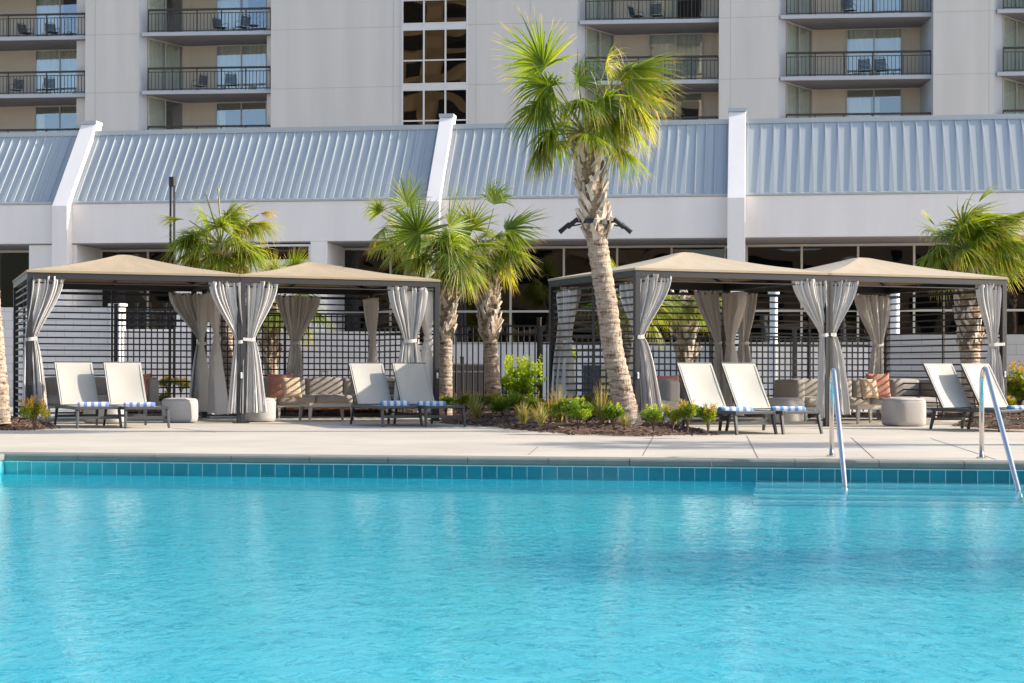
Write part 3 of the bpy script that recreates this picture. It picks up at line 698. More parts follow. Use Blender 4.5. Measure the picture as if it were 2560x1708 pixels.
# ================================================================== garden walls, fences
def wall_thing(name, label, cat, p0, p1, h, th, m_, cap=None):
    p0, p1 = Vector(p0), Vector(p1); L_ = (p1-p0).length; r = atan2(p1.y-p0.y, p1.x-p0.x)
    t = thing(name, label, cat, p0, r); q = MB(); q.box(0, L_, 0, th, -.1, h); q.build('wall', m_, t)
    if cap: q = MB(); q.box(-.02, L_+.02, -.025, th+.025, h+.002, h+.052); q.build('coping', cap, t)
    return t
pL0, pL1 = P(-140, 770, 39), P(276, 770, 39.0)
wall_thing('block_wall', 'white painted block wall behind the left cabana', 'wall', (pL0.x, pL0.y, 0), (pL1.x, pL1.y, 0), CH+153/F*39, .2, M['block'])
pp = thing('wall_pier', 'square white pier ending the left block wall', 'wall', (pL1.x+.01, 38.9, 0), radians(-20))
q = MB(); q.box(0, .26, 0, .26, -.1, CH+157/F*38.9); q.build('pier', M['white'], pp); q = MB(); q.box(-.03, .29, -.03, .29, CH+157/F*38.9+.002, CH+157/F*38.9+.06); q.build('cap', M['white'], pp)
pW0, pW1 = P(2192, 838, 33.0), P(2760, 838, 32.0)
wall_thing('block_wall', 'white painted block wall behind the right cabana and right palm', 'wall', (pW0.x, 33.6, 0), (pW1.x, 32.6, 0), CH+91/F*33.3, .2, M['block'])
pQ0, pQ1 = P(305, 828, 38), P(1010, 828, 38)
wall_thing('low_white_wall', 'low white retaining wall behind the left cabanas', 'wall', (pQ0.x, 38.2, 0), (pQ1.x, 38.2, 0), CH+95/F*38.2, .2, M['white'])
def fence(name, label, p0, p1, top, z0=0.0, sp=.105, posts=(), group=None, rails=(.0, .16), pk=.024, posth=.12):
    p0, p1 = Vector(p0), Vector(p1); L_ = (p1-p0).length; r = atan2(p1.y-p0.y, p1.x-p0.x)
    t = thing(name, label, 'fence', (p0.x, p0.y, z0), r, group); H = top-z0
    q = MB(); n = int(L_/sp)
    for i in range(n+1): x = i*L_/n; q.box(x-pk/2, x+pk/2, -pk/2, pk/2, .06, H-.012)
    q.build('pickets', M['black'], t)
    for dz in list(rails)+[H-.14]: q = MB(); q.box(0, L_, -.02, .02, H-dz-.035, H-dz); q.build('rail', M['black'], t)
    for x in posts:
        q = MB(); q.box(x*L_-.035, x*L_+.035, -.035, .035, 0, H+posth); q.box(x*L_-.042, x*L_+.042, -.042, .042, H+posth, H+posth+.03); q.build('post', M['black'], t)
    return t
Yf = 32.6
a, b = P(290, 783, Yf), P(928, 783, 33.4)
fence('picket_fence', 'black picket fence behind the two left cabanas, ending at a tall post', (a.x, a.y, 0), (b.x, b.y, 0), CH+142/F*33, sp=.112, posts=(0, .5, 1), group='black picket fences')
a, b = P(935, 815, 33.6), P(1352, 815, 32.6)
fence('picket_fence', 'black picket fence behind the twin palms between the cabanas', (a.x, a.y, 0), (b.x, b.y, 0), CH+111/F*33.1, sp=.112, posts=(0, .33, .99), group='black picket fences')
a, b = P(1352, 839, 32.6), P(2200, 839, 34.0)
fence('picket_fence', 'black picket fence behind the two right cabanas', (a.x, a.y, 0), (b.x, b.y, 0), CH+87/F*33.3, sp=.118, posts=(0, .244, .492, .74, 1), group='black picket fences')
a, b = P(1128, 900, 35.5), P(1212, 912, 38)
fence('ramp_fence', 'dense black railing of the sunken ramp beside the twin palms', (a.x, 35.5, 0), (b.x, 39, 0), CH+16/F*36, sp=.07, posts=(0, .3, .99), group='ramp railings')
a, b = P(1255, 965, 36), P(1350, 965, 36)
fence('ramp_fence', 'short black railing seen low behind the bright green bush', (a.x, 36, 0), (b.x, 36, 0), CH-38/F*36, sp=.1, posts=(0,), group='ramp railings')
a, b = P(308, 776, 41.2), P(440, 776, 41.2)
fence('stair_railing', 'black stair railing high behind the left cabana', (a.x, 41.2, 0), (b.x, 41.2, 0), CH+150/F*41.2, z0=CH+100/F*41.2, sp=.12, posts=(0, .25, .8))
q = thing('stair_landing', 'raised white landing under the stair railing', 'wall', (a.x, 41.0, 0)); t_ = MB(); t_.box(-.2, 2.0, 0, .8, -.1, CH+100/F*41.2-.01); t_.build('landing', M['white'], q)
# white standing pipe behind the right cabana
p = P(1934, 880, 36); t = thing('standpipe', 'fat white pipe standing before the dark windows behind the right cabanas', 'pipe', (p.x, 36, 0))
q = MB(); q.tube([(0, 0, 0), (0, 0, 2.55)], .085, 18); q.build('pipe_shaft', M['pipe'], t, smooth=False)
q = MB(); q.tube([(0, 0, 2.5), (0, 0, 2.62), (0, 0, 2.78)], [.12, .13, .13], 18); q.build('pipe_cap', M['pipe'], t)
p = P(2236, 820, 36); t = thing('standpipe', 'white pipe rising behind the right cabana lattice near the brown curtain', 'pipe', (p.x, 36, 0))
q = MB(); q.tube([(0, 0, 0), (0, 0, 2.75)], .11, 18); q.build('pipe_shaft', M['pipe'], t)
# tall light column
p = P(431, 500, 34.5); t = thing('light_column', 'slim black light column of four rods with a round drum head', 'lamp', (p.x, 34.5, 0))
zt_ = CH+(HZ-445)/F*34.5; q = MB()
for i in range(4): a = pi/4+i*pi/2; q.tube([(.055*cos(a), .055*sin(a), 0), (.055*cos(a), .055*sin(a), zt_-.18)], .015, 8)
q.build('rods', M['black'], t)
q = MB(); q.tube([(0, 0, zt_-.19), (0, 0, zt_)], .078, 24); q.build('lamp_head', M['black'], t)
q = MB(); q.tube([(0, 0, 0), (0, 0, .04)], .12, 20); q.build('base_plate', M['black'], t)
# small bollard behind the sofa, wall boxes
p = P(810, 935, 34.4); t = thing('bollard', 'small bronze loop bollard behind the left sofa', 'bollard', (p.x, 34.4, 0), .2)
q = MB(); q.bar((-.05, 0, 0), (-.05, 0, .82), .03); q.bar((.07, 0, 0), (.07, 0, .82), .03); q.box(-.07, .09, -.02, .02, .821, .86); q.build('loop', M['taupe_metal'], t)
p = P(1490, 943, 40); t = thing('utility_cabinet', 'grey and olive utility cabinets low against the white wall behind the lattice', 'cabinet', (p.x, 40, 0))
q = MB(); q.box(-.3, .1, 0, .3, 0, 1.0); q.build('cabinet_body', M['screen'], t, bevel=.01); q = MB(); q.box(.12, .42, 0, .3, 0, 1.0); q.build('cabinet_door', M['roomshade'], t, bevel=.01)
# ================================================================== cabanas
CW_, CD, CHT = 3.3, 3.4, 2.42
pA = P(75, 679, 26.3); FA = Frame(pA.x, 26.3, 20)
pB = FA.w(3.345, .0); FB = Frame(pB.x, pB.y, 24)
pC = P(1592, 673, 25.35); FC = Frame(pC.x, 25.35, 20.7); pD = FC.w(3.345, 0); FD = Frame(pD.x, pD.y, 20.7)
def cabana(fr, label, peak, left=True, right=False, wd=CW_, Lfull=True):
    t = thing('cabana', label, 'cabana', (fr.o[0], fr.o[1], 0), fr.r, 'four pool cabanas')
    W_, D_, H = wd, CD, CHT; ps = .085
    for (x, y) in ((0, 0), (W_, 0), (0, D_), (W_, D_)):
        q = MB(); q.box(x-ps/2, x+ps/2, y-ps/2, y+ps/2, .012, H-.13)
        po = q.build('post', M['cabana'], t, bevel=.004)
        q = MB(); q.box(x-.10, x+.10, y-.10, y+.10, .0, .012); q.build('base_plate', M['cabana'], po)
    q = MB(); e = ps/2
    for (x0, y0, x1, y1) in ((-e, -e, W_+e, e), (-e, D_-e, W_+e, D_+e), (-e, e+.001, e, D_-e-.001), (W_-e, e+.001, W_+e, D_-e-.001)):
        q.box(x0, x1, y0, y1, H-.13, H-.005)
    q.build('roof_beams', M['cabana'], t, bevel=.004)
    cx, cy = W_/2, D_/2
    # canvas: slightly slack pyramid, with a thickness and a small turned-down hem
    q = MB(); o_ = e+.012
    cor = [(-o_, -o_), (W_+o_, -o_), (W_+o_, D_+o_), (-o_, D_+o_)]
    for i in range(4):
        c0, c1 = Vector((*cor[i], 0)), Vector((*cor[(i+1) % 4], 0)); pk = Vector((cx, cy, 0))
        for lay in (0, 1):
            def fn(u, v, c0=c0, c1=c1, lay=lay):
                vv = min(v, .965) if not lay else min(v, .965); p_ = c0.lerp(c1, u).lerp(pk, v)
                s = v; z = H+.004+peak*(s-.08*sin(pi*s))-.035*sin(pi*u)*sin(pi*s)*(1-.3*s)
                if s > .94: z = H+.004+peak*(.94-.08*sin(pi*.94))+peak*(s-.94)*.5
                z += .006*sin(31*u+7*v)*sin(9*v)*(1-v)
                return (p_.x, p_.y, z-(.006 if lay else 0))
            q.grid(fn, 20, 16)
        q.grid(lambda u, v: tuple(c0.lerp(c1, u)+Vector((0, 0, H+.004-.035*v))), 12, 1)
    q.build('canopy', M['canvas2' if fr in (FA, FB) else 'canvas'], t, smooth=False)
    q = MB()
    def rib(x, y, lo):
        zz = lambda s: H-lo+peak*(s-.08*sin(pi*s))-(.035*sin(pi*s) if lo > .04 else 0)-.03*s
        for k in range(8):
            s0, s1 = k/8*.97, (k+1)/8*.97; q.bar((x+(cx-x)*s0, y+(cy-y)*s0, zz(s0)), (x+(cx-x)*s1, y+(cy-y)*s1, zz(s1)), .035, .035)
    for c in cor: rib(c[0]*.98+cx*.02, c[1]*.98+cy*.02, .035)
    rib(cx, 0, .055); rib(cx, D_, .055); rib(0, cy, .055); rib(W_, cy, .055)
    q.build('roof_ribs', M['black'], t)
    q = MB()   # curtain rods with drop brackets
    zr = H-.19
    q.tube([(e, 0, zr), (W_-e, 0, zr)], .011, 8); q.bar((cx, 0, H-.131), (cx, 0, zr), .012)
    q.tube([(e, D_-.09, zr), (W_-e, D_-.09, zr)], .011, 8)
    for x in (.09, W_-.09): q.tube([(x, e, zr), (x, D_-e, zr)], .011, 8); q.bar((x, cy, H-.131), (x, cy, zr), .012)
    q.build('curtain_rods', M['rail'] if False else M['cabana'], t)
    def lattice(p0, p1):
        q = MB(); p0, p1 = Vector(p0), Vector(p1); n = 20; z = .10
        dz = (H-.21-z)/(n-1)
        for i in range(n): q.bar((p0.x, p0.y, z+i*dz), (p1.x, p1.y, z+i*dz), .022, .026)
        m_ = p0.lerp(p1, .5); off = (p1-p0).normalized().cross(Vector((0, 0, 1)))*.028
        q.bar((m_.x+off.x, m_.y+off.y, .02), (m_.x+off.x, m_.y+off.y, H-.14), .035, .035)
        q.build('lattice', M['cabana'], t)
    lattice((e, D_, 0), (W_-e, D_, 0))
    if left: lattice((0, e, 0), (0, D_-e, 0))
    if right: lattice((W_, e, 0), (W_, D_-e, 0))
    return t
pk = .41
cabana(FA, 'leftmost tan roofed cabana of the four, with slatted left side', pk)
cabana(FB, 'tan roofed cabana beside the twin palms, joined to the leftmost cabana', pk-.04, False, True, 3.4)
cabana(FC, 'tan roofed cabana behind the tall leaning palm trunk, slatted left side', pk)
cabana(FD, 'rightmost tan roofed cabana behind the right hand loungers, slatted right side', pk, False, True)
# white hand switches on posts
for fr, a, z, l in ((FA, 3.3+.02, .78, 'left mid post'), (FB, 3.4, .78, 'post by the twin palms'), (FC, 0, .80, 'post beside the leaning palm'), (FD, 3.3, .83, 'rightmost post')):
    t = thing('post_switch', 'small white oval switch on the '+l, 'switch', fr.w(a, -.05, z), fr.r, 'white switches on the cabana posts')
    q = MB(); q.box(-.016, .016, -.014, .006, -.05, .05); q.build('switch_plate', M['tag'], t, bevel=.012, seg=3)
    q = MB(); q.box(-.006, .006, -.019, -.0142, -.02, .02); q.build('switch_button', M['strap'], t)

# ------------------------------------------------------------------ curtains
cr = random.Random(11)
def curtain(fr, d, top, tie, bot, label, side=None, folds=9, amp=.03, strap=None, shade=False, sw=1.0):
    """top=(px0,px1,py) etc; measured on the vertical plane d of a cabana frame. side: hangs along the depth axis at a=side, top.. in metres"""
    if side is None:
        def lv(q): return fr.a_of(q[0], q[2], d), fr.a_of(q[1], q[2], d), fr.z_of((q[0]+q[1])/2, q[2], d)
        (t0, t1, zt), (m0, m1, zm), (b0, b1, zb) = lv(top), lv(tie), lv(bot)
        mk = lambda s, o, z: fr.w(s, d+o, z)
    else:
        (t0, t1, zt), (m0, m1, zm), (b0, b1, zb) = top, tie, bot
        mk = lambda s, o, z: fr.w(side+o, s, z)
    zb = max(zb, .04); ph = cr.uniform(0, 6); wob = [cr.uniform(-.5, .5) for _ in range(folds+2)]
    zhead = zt-.045
    def fn(u, v):
        z = zt+(zb-zt)*v
        if z > zm:
            s = (zt-z)/(zt-zm); k = s**1.9*(3-2*s)/1.0 if s < 1 else 1
            k = min(1, s*s*(3-2*s)*.75+s*s*s*.25)
            l0, l1 = t0+(m0-t0)*k, t1+(m1-t1)*k
        else:
            s = (zm-z)/(zm-zb); k = min(1, s**.62)
            l0, l1 = m0+(b0-m0)*k, m1+(b1-m1)*k
        uu = u+.018*sin(2*pi*u*folds*.5+ph)
        wd = abs(l1-l0); x = l0+(l1-l0)*uu
        prox = min(1, abs(z-zm)/.35)
        A = (amp*(.45+.55*prox)+.012)*min(1.6, .5+wd/.45)
        if z <= zm: A *= (1+.5*k)
        f = 2*pi*folds*(u+.035*sin(2*pi*u*1.7+ph)+.02*sin(2*pi*u*4.3+2*ph))+ph+.6*sin(3*v+ph)+.5*sin(7*u+5*v)
        off = A*((.7+.45*sin(9*u+ph*3))*sin(f)+.35*sin(2*f+1+2*v)+.25*sin(3.3*f+4*v))
        x += .3*A*cos(f)
        if z > zhead: off += .016*sin(f*3.1); x += .012*cos(f*2.7)
        zz = z+(.012*sin(f*2.3) if v > .985 else 0)+(.014*sin(f*1.9+1) if v < .02 else 0)
        return mk(x, off*sw, zz)
    q = MB(); nu = folds*14; q.grid(fn, nu, 60)
    t = thing('curtain', label, 'curtain', (0, 0, 0), 0, 'tied grey curtains of the cabanas')
    q.build('curtain_cloth', M['curtain'], t, smooth=True)
    # tie band: a flat ring round the waist
    c = (m0+m1)/2; hw = abs(m1-m0)/2+.012
    ring = [mk(c+hw*cos(x), .075*sin(x), 0) for x in [2*pi*i/24 for i in range(24)]]
    bnd = MB(); vs = []
    for z_, s_ in ((zm-.028, 1), (zm+.028, 1)):
        vs += [(p_.x, p_.y, z_+.012*cos(2*pi*i/24)) for i, p_ in enumerate(ring)]
    bnd.add(vs, [(i, (i+1) % 24, 24+(i+1) % 24, 24+i) for i in range(24)])
    if strap is not None:
        p0 = mk(c, -.07, zm); p1 = fr.w(strap, -.05, zm+.01); bnd.bar(p0, p1, .006, .05)
    bnd.build('tie_band', M['curtain'], t)
    # header tape
    return t
FR = -.0
curtain(FA, .02, (80, 157, 693), (63, 91, 848), (58, 118, 1030), 'light grey curtain on the far left front post', folds=8, strap=0)
curtain(FA, .02, (523, 598, 705), (591, 608, 855), (571, 606, 1033), 'light grey curtain just left of the left middle post', folds=8, strap=3.3)
curtain(FB, .02, (618, 692, 706), (620, 636, 850), (615, 665, 1031), 'light grey curtain just right of the left middle post', folds=8, strap=0)
curtain(FB, .02, (973, 1064, 718), (1011, 1040, 853), (987, 1058, 1012), 'light grey curtain on the front post beside the twin palms', folds=9)
curtain(FA, CD-.09, (424, 500, 734), (496, 509, 852), (473, 512, 1020), 'shaded brown grey curtain left of the back corner in the leftmost cabana', folds=7, shade=True)
curtain(FA, 0, (2.55, 3.25, 2.21), (3.0, 3.2, 1.35), (2.75, 3.25, .12), 'shaded curtain on the back corner side rail of the leftmost cabana', side=3.21, folds=6, shade=True)
curtain(FB, 0, (1.8, 2.7, 2.21), (2.0, 2.2, 1.42), (1.65, 2.5, .1), 'shaded curtain hanging behind the light ones near the left middle post', side=.1, folds=7, shade=True)
curtain(FB, CD-.09, (687, 797, 740), (727, 747, 858), (710, 762, 1008), 'wide shaded curtain over the coral pillow in the second cabana', folds=10, shade=True)
curtain(FB, 0, (2.75, 3.3, 2.21), (2.9, 3.1, 1.36), (2.7, 3.2, .15), 'narrow curtain on the slatted side at the back of the second cabana', side=3.31, folds=5, shade=True)
curtain(FB, 0, (.06, .75, 2.21), (.1, .3, 1.42), (.06, .7, .15), 'light curtain on the slatted side next to the twin palms', side=3.33, folds=6)
curtain(FC, .02, (1597, 1675, 688), (1585, 1608, 843), (1604, 1653, 1042), 'light grey curtain beside the leaning palm trunk', folds=8, strap=0)
curtain(FC, 0, (.05, .62, 2.22), (.05, .2, 1.42), (.05, .3, .15), 'light side curtain just behind the leaning palm trunk', side=.07, folds=6)
curtain(FC, 0, (2.5, 3.2, 2.22), (2.72, 2.98, 1.35), (2.65, 3.15, .1), 'light curtain behind the slats at the far left of the right cabanas', side=.07, folds=7)
curtain(FC, CD-.09, (1404, 1449, 719), (1391, 1410, 861), (1380, 1404, 1010), 'shaded curtain behind the slats at the back left corner of the right cabanas', folds=6, shade=True)
curtain(FC, CD-.09, (1737, 1796, 729), (1788, 1802, 858), (1786, 1812, 1022), 'shaded curtain left of the back corner between the right cabanas', folds=7, shade=True)
curtain(FC, 0, (2.5, 3.25, 2.22), (2.95, 3.15, 1.36), (2.7, 3.2, .1), 'shaded curtain on the divider between the right cabanas', side=3.21, folds=6, shade=True)
curtain(FD, CD-.09, (1838, 1890, 735), (1849, 1869, 858), (1836, 1880, 1010), 'shaded curtain right of the back corner between the right cabanas', folds=6, shade=True)
curtain(FC, .02, (1984, 2061, 700), (2050, 2068, 838), (2044, 2071, 1044), 'light grey curtain left of the right middle post', folds=8, strap=3.3)
curtain(FD, .02, (2084, 2139, 702), (2072, 2087, 838), (2082, 2122, 1036), 'light grey curtain right of the right middle post', folds=7, strap=0)
curtain(FD, CD-.09, (2138, 2226, 739), (2185, 2207, 864), (2172, 2209, 990), 'wide shaded curtain behind the coral pillow of the rightmost cabana', folds=9, shade=True)
curtain(FD, .02, (2440, 2498, 712), (2473, 2491, 862), (2462, 2505, 1010), 'light grey curtain on the far right front post', folds=7, strap=3.3)

# ------------------------------------------------------------------ loungers
def make_lounger(label):
    t = thing('sun_lounger', label, 'sun lounger', (0, 0, 0), 0, 'taupe sun loungers by the cabanas')
    Wd = .66; SH = .325; hy = 1.16; L_ = 1.36
    q = MB()                                                           # side rails
    for s in (-1, 1):
        x = s*(Wd/2-.02); q.box(x-.02, x+.02, 0, L_, SH-.05, SH)
    q.box(-Wd/2+.041, Wd/2-.041, .0, .035, SH-.045, SH-.005); q.box(-Wd/2+.041, Wd/2-.041, L_-.04, L_, SH-.045, SH-.005)
    q.build('frame', M['lframe'], t, bevel=.004)
    for s in (-1, 1):
        for (y0, y1) in ((.05, -.02), (L_-.05, L_+.02)):
            q = MB(); x = s*(Wd/2-.02); q.bar((x, y0, SH-.051), (x+s*.015, y1, 0), .038, .05, up=(0, 1, 0), w2=.03, h2=.038); q.build('leg', M['lframe'], t, bevel=.003)
    for y_ in (.025, L_-.05): q = MB(); q.box(-Wd/2+.03, Wd/2-.03, y_, y_+.03, .135, .175); q.build('cross_bar', M['lframe'], t)
    q = MB()
    q.grid(lambda u, v: (-(Wd/2-.042)+(Wd-.084)*u, .03+(hy-.03)*v, SH-.008-.045*sin(pi*u)*sin(pi*v)**.7), 10, 14)
    q.grid(lambda u, v: (-(Wd/2-.042)+(Wd-.084)*u, .03+(hy-.03)*v, SH-.016-.045*sin(pi*u)*sin(pi*v)**.7), 10, 14)
    q.build('seat_sling', M['sling'], t, smooth=True)
    ang = radians(58); bl = .76; bw = Wd-.075
    up = Vector((0, cos(ang), sin(ang))); nb = Vector((0, -sin(ang), cos(ang))); base = Vector((0, hy, SH))
    q = MB()
    def bk(u, v, o): p_ = base+up*(bl*v)+nb*(o-.03*sin(pi*u)*sin(pi*v)); return (-bw/2+bw*u, p_.y, p_.z)
    q.grid(lambda u, v: bk(u, v, .016), 10, 12); q.grid(lambda u, v: bk(1-u, v, .004), 10, 12)
    bo = q.build('back_sling', M['sling'], t, smooth=True)
    q = MB()
    for s in (-1, 1):
        x = s*(bw/2-.008); a = base-nb*.004; b = base+up*bl-nb*.004; q.bar((x, a.y, a.z), (x, b.y, b.z), .022, .026, up=nb)
    b = base+up*(bl+.012); q.bar((-bw/2, b.y, b.z), (bw/2, b.y, b.z), .024, .024, up=nb)
    q.build('back_frame', M['lframe'], t)
    q = MB()
    for s in (-1, 1):
        x = s*(bw/2-.04); a = base+up*(bl*.45)-nb*.02; q.tube([(x, a.y, a.z), (x, L_-.06, SH-.03)], .009, 6)
    q.build('back_strut', M['lframe'], t)
    q = MB()
    for s in (-1, 1):                                                  # stitched edge welts
        x = s*(bw/2-.028); a = base+up*.01+nb*.018; b = base+up*(bl-.02)+nb*.018; q.tube([(x, a.y, a.z), (x, b.y, b.z)], .004, 5)
    q.build('piping', M['sling'], bo)
    return t
lg = make_lounger('first lounger from the left, with blue and white rolled towel')
LP = []
for i, (px, py, rz, lb_) in enumerate(((247, 1071, 28.5, None), (367, 1071, 26.5, 'lounger left of the round ottoman, coral pillow seen behind it'),
        (1005, 1067, 26, 'lounger left of the pair beside the twin palms'), (1113, 1067, 24.5, 'lounger right of the pair, overlapping the foot of the palm trunk'),
        (1890, 1087, 26.5, 'lounger right behind the small shrubs on the mulch'), (2005, 1085.5, 26.5, 'lounger just left of the right middle post'),
        (2539, 1080, 30, 'lounger behind the right hand pool rail, left of the last one'), (2637, 1080, 30, 'rightmost lounger, cut by the photo edge behind the pool rail'))):
    p = G(px, py); p.y += .02
    o = lg if i == 0 else dup(lg, p, radians(rz), lb_)
    o.location = (p.x, p.y, 0); o.rotation_euler = (0, 0, radians(rz)); LP.append((p, radians(rz)))
# towels
def stripemat(name, blue):
    m = mat(name, (.8, .8, .84), .95, bump=(180, .6)); t = m.node_tree; b = t.nodes['Principled BSDF']
    tc = t.nodes.new('ShaderNodeTexCoord'); sp = t.nodes.new('ShaderNodeSeparateXYZ'); t.links.new(tc.outputs['Object'], sp.inputs[0])
    a = t.nodes.new('ShaderNodeMath'); a.operation = 'MULTIPLY_ADD'; a.inputs[1].default_value = 1/.105; a.inputs[2].default_value = .3; t.links.new(sp.outputs[0], a.inputs[0])
    f = t.nodes.new('ShaderNodeMath'); f.operation = 'FRACT'; t.links.new(a.outputs[0], f.inputs[0])
    l = t.nodes.new('ShaderNodeMath'); l.operation = 'LESS_THAN'; l.inputs[1].default_value = .48; t.links.new(f.outputs[0], l.inputs[0])
    mx = t.nodes.new('ShaderNodeMix'); mx.data_type = 'RGBA'; mx.inputs['A'].default_value = (.74, .75, .80, 1); mx.inputs['B'].default_value = (*blue, 1)
    t.links.new(l.outputs[0], mx.inputs['Factor']); t.links.new(mx.outputs['Result'], b.inputs['Base Color']); return m
tm1, tm2 = stripemat('periwinkle_stripe', (.22, .28, .58)), stripemat('sky_stripe', (.14, .33, .62))
tr_ = random.Random(2)
for i, lab in enumerate(('rolled periwinkle and white striped towel on the first lounger', 'rolled periwinkle and white striped towel on the second lounger', 'rolled blue striped towel on the third lounger from the left', 'rolled blue striped towel on the lounger beside the palm trunk', 'folded blue striped towel on the lounger behind the shrubs', 'folded blue striped towel on the lounger before the round ottoman', None, 'folded blue striped towel seen through the right pool rail')):
    if lab is None: continue
    p, r = LP[i]; yo = .42
    off = (.03, -.02, .05, -.04, -.04, .05, 0, -.18)[i]; yo += (.03, -.04, 0, .05, .02, -.03, 0, 0)[i]
    t = thing('towel', lab, 'towel', (p.x+off*cos(r)-yo*sin(r), p.y+off*sin(r)+yo*cos(r), .292), r-radians((18, 25, 14, 22, 12, 24, 0, 18)[i]), 'striped pool towels')
    q = MB(); ln = .44 if i < 4 else .46
    ht = (.09, .088, .10, .095)[i] if i < 4 else .085; dp = .16 if i < 4 else .22
    def fn(u, v, n1=tr_.uniform(0, 6), ln=ln, ht=ht, dp=dp):
        a = 2*pi*v; c, s = cos(a), sin(a); ex = .55
        x = -ln/2+ln*u; e = 1-.12*(abs(2*u-1)**8)
        r_ = 1+.03*sin(3*a+n1+5*u)+.02*sin(11*u+n1)
        return (x+.008*sin(a*2), dp/2*math.copysign(abs(c)**ex, c)*e*r_, ht/2+ht/2*math.copysign(abs(s)**(ex+.2), s)*e*r_)
    q.grid(fn, 36, 28)
    for sd_ in (0, 1):                                                 # spiral ends
        q.grid(lambda u, v, sd_=sd_: tuple(Vector(fn(sd_, v)).lerp(Vector(((-1 if not sd_ else 1)*(ln/2-.006*(u*9 % 2)), 0, ht/2)), u)), 10, 28)
    q.build('towel_roll', tm1 if i < 2 else tm2, t, smooth=True)
    q = MB(); x0 = ln/2
    for sx in (-1, 1):
        pts = [(sx*(x0+.002), (dp/2*.8)*(1-k/22)*cos(k*.75), ht/2+(ht/2*.8)*(1-k/22)*sin(k*.75)) for k in range(20)]; q.tube(pts, .004, 4)
    q.build('towel_edge', tm1 if i < 2 else tm2, t)

# ------------------------------------------------------------------ soft furniture
def cushion(mb, x0, x1, y0, y1, z0, z1, puff=.02, n=8):
    """soft box: superellipsoid surface"""
    cx, cy, cz = (x0+x1)/2, (y0+y1)/2, (z0+z1)/2; hx, hy, hz = (x1-x0)/2, (y1-y0)/2, (z1-z0)/2
    N_ = 12; vs = []; fs = []; idx = {}
    def V(i, j, k):
        key = (i, j, k)
        if key in idx: return idx[key]
        a, b, c = [2*t/N_-1 for t in (i, j, k)]
        r = .055                                                         # corner rounding radius
        px, py, pz = a*hx, b*hy, c*hz
        kx, ky, kz = max(-hx+r, min(hx-r, px)), max(-hy+r, min(hy-r, py)), max(-hz+min(r, hz*.9), min(hz-min(r, hz*.9), pz))
        d = Vector((px-kx, py-ky, pz-kz))
        if d.length > 1e-6:
            m_ = max(abs(d.x), abs(d.y), abs(d.z)); d = d.normalized()*m_
        bulge = 1+0
        x, y, z = kx+d.x, ky+d.y, kz+d.z
        z += math.copysign(puff*(1-a*a)*(1-b*b), c) if abs(c) > .99 else 0
        y += math.copysign(puff*(1-a*a)*(1-c*c), b) if abs(b) > .99 else 0
        idx[key] = len(vs); vs.append((cx+x, cy+y, cz+z)); return idx[key]
    def warp(t): return t
    for f_ in range(3):
        for s in (0, N_):
            for i in range(N_):
                for j in range(N_):
                    def K(a, b): return V(*((s, a, b), (a, s, b), (a, b, s))[f_])
                    qd = (K(i, j), K(i+1, j), K(i+1, j+1), K(i, j+1)); fs.append(qd if (s > 0) ^ (f_ == 1) else qd[::-1])
    mb.add(vs, fs)
def soft(name, dims, m_, parent, puff=.02):
    q = MB(); cushion(q, *dims, puff=puff); return q.build(name, m_, parent, smooth=True)
def sofa(fr, a, d, rz, seats, label, arms=(False, False), sw=.72):
    """seats along +x, back at +y"""
    t = thing('sofa', label, 'sofa', fr.w(a, d), fr.r+radians(rz), 'taupe outdoor sectional sofas')
    n = seats; L_ = n*sw; SHT = .40
    q = MB(); q.box(-.01, L_+.01, .04, .80, .20, .25); q.build('base_frame', M['sofaframe'], t, bevel=.006)
    for x in (.05, L_-.05):
        for y in (.08, .74): q = MB(); q.bar((x, y, .20), (x, y, 0), .05, .05, up=(0, 1, 0), w2=.03, h2=.03); q.build('leg', M['sofaframe'], t)
    for i in range(n):
        soft('seat_cushion', (i*sw+.004, (i+1)*sw-.004, .0, .80, .25, .41), M['sofa'], t, .018)
        soft('back_cushion', (i*sw+.006, (i+1)*sw-.006, .60, .82, .36, .72), M['sofa'], t, .02)
    if arms[0]: soft('armrest', (-.19, .0, .0, .82, .22, .72), M['sofa'], t, .01)
    if arms[1]: soft('armrest', (L_, L_+.19, .0, .82, .22, .72), M['sofa'], t, .01)
    return t
a0 = FA.a_of(112, 950, 2.6)
sofa(FA, a0, 2.35, 0, 3, 'taupe sofa half hidden behind the two left loungers', (True, True), (FA.a_of(366, 980, 2.6)-a0)/3)
a0 = FB.a_of(690, 950, 2.45)
sofa(FB, a0, 2.35, 0, 3, 'taupe sofa striped with slat shadows, with coral and cream pillows', (True, False), .72)
sofa(FB, a0+3*.72+.02, 2.35-.0, 0, 1, 'end seat of the striped sofa, behind the loungers by the twin palms', (False, True), .3)
sofa(FC, .30, 2.9, -90, 3, 'taupe sofa along the slatted left side, seen through the slats', (False, False), .72)
a0 = FC.a_of(1650, 1000, 1.75)
sofa(FC, 0.62+.65, 2.4, 0, 1, 'taupe seat with the coral pillow beside the leaning palm', (False, True), FC.a_of(1712, 1000, 2.4)-(.62+.65))
a0 = FD.a_of(1996, 970, 2.6); a1 = FD.a_of(2240, 970, 2.6)
sofa(FD, a0, 2.35, 0, 3, 'long taupe sofa along the back of the rightmost cabana', (True, False), (a1-a0)/3)
sofa(FD, a1+.10, 2.28, 0, 1, 'deep taupe end seat of the right sofa with striped shadows', (False, True), .62)
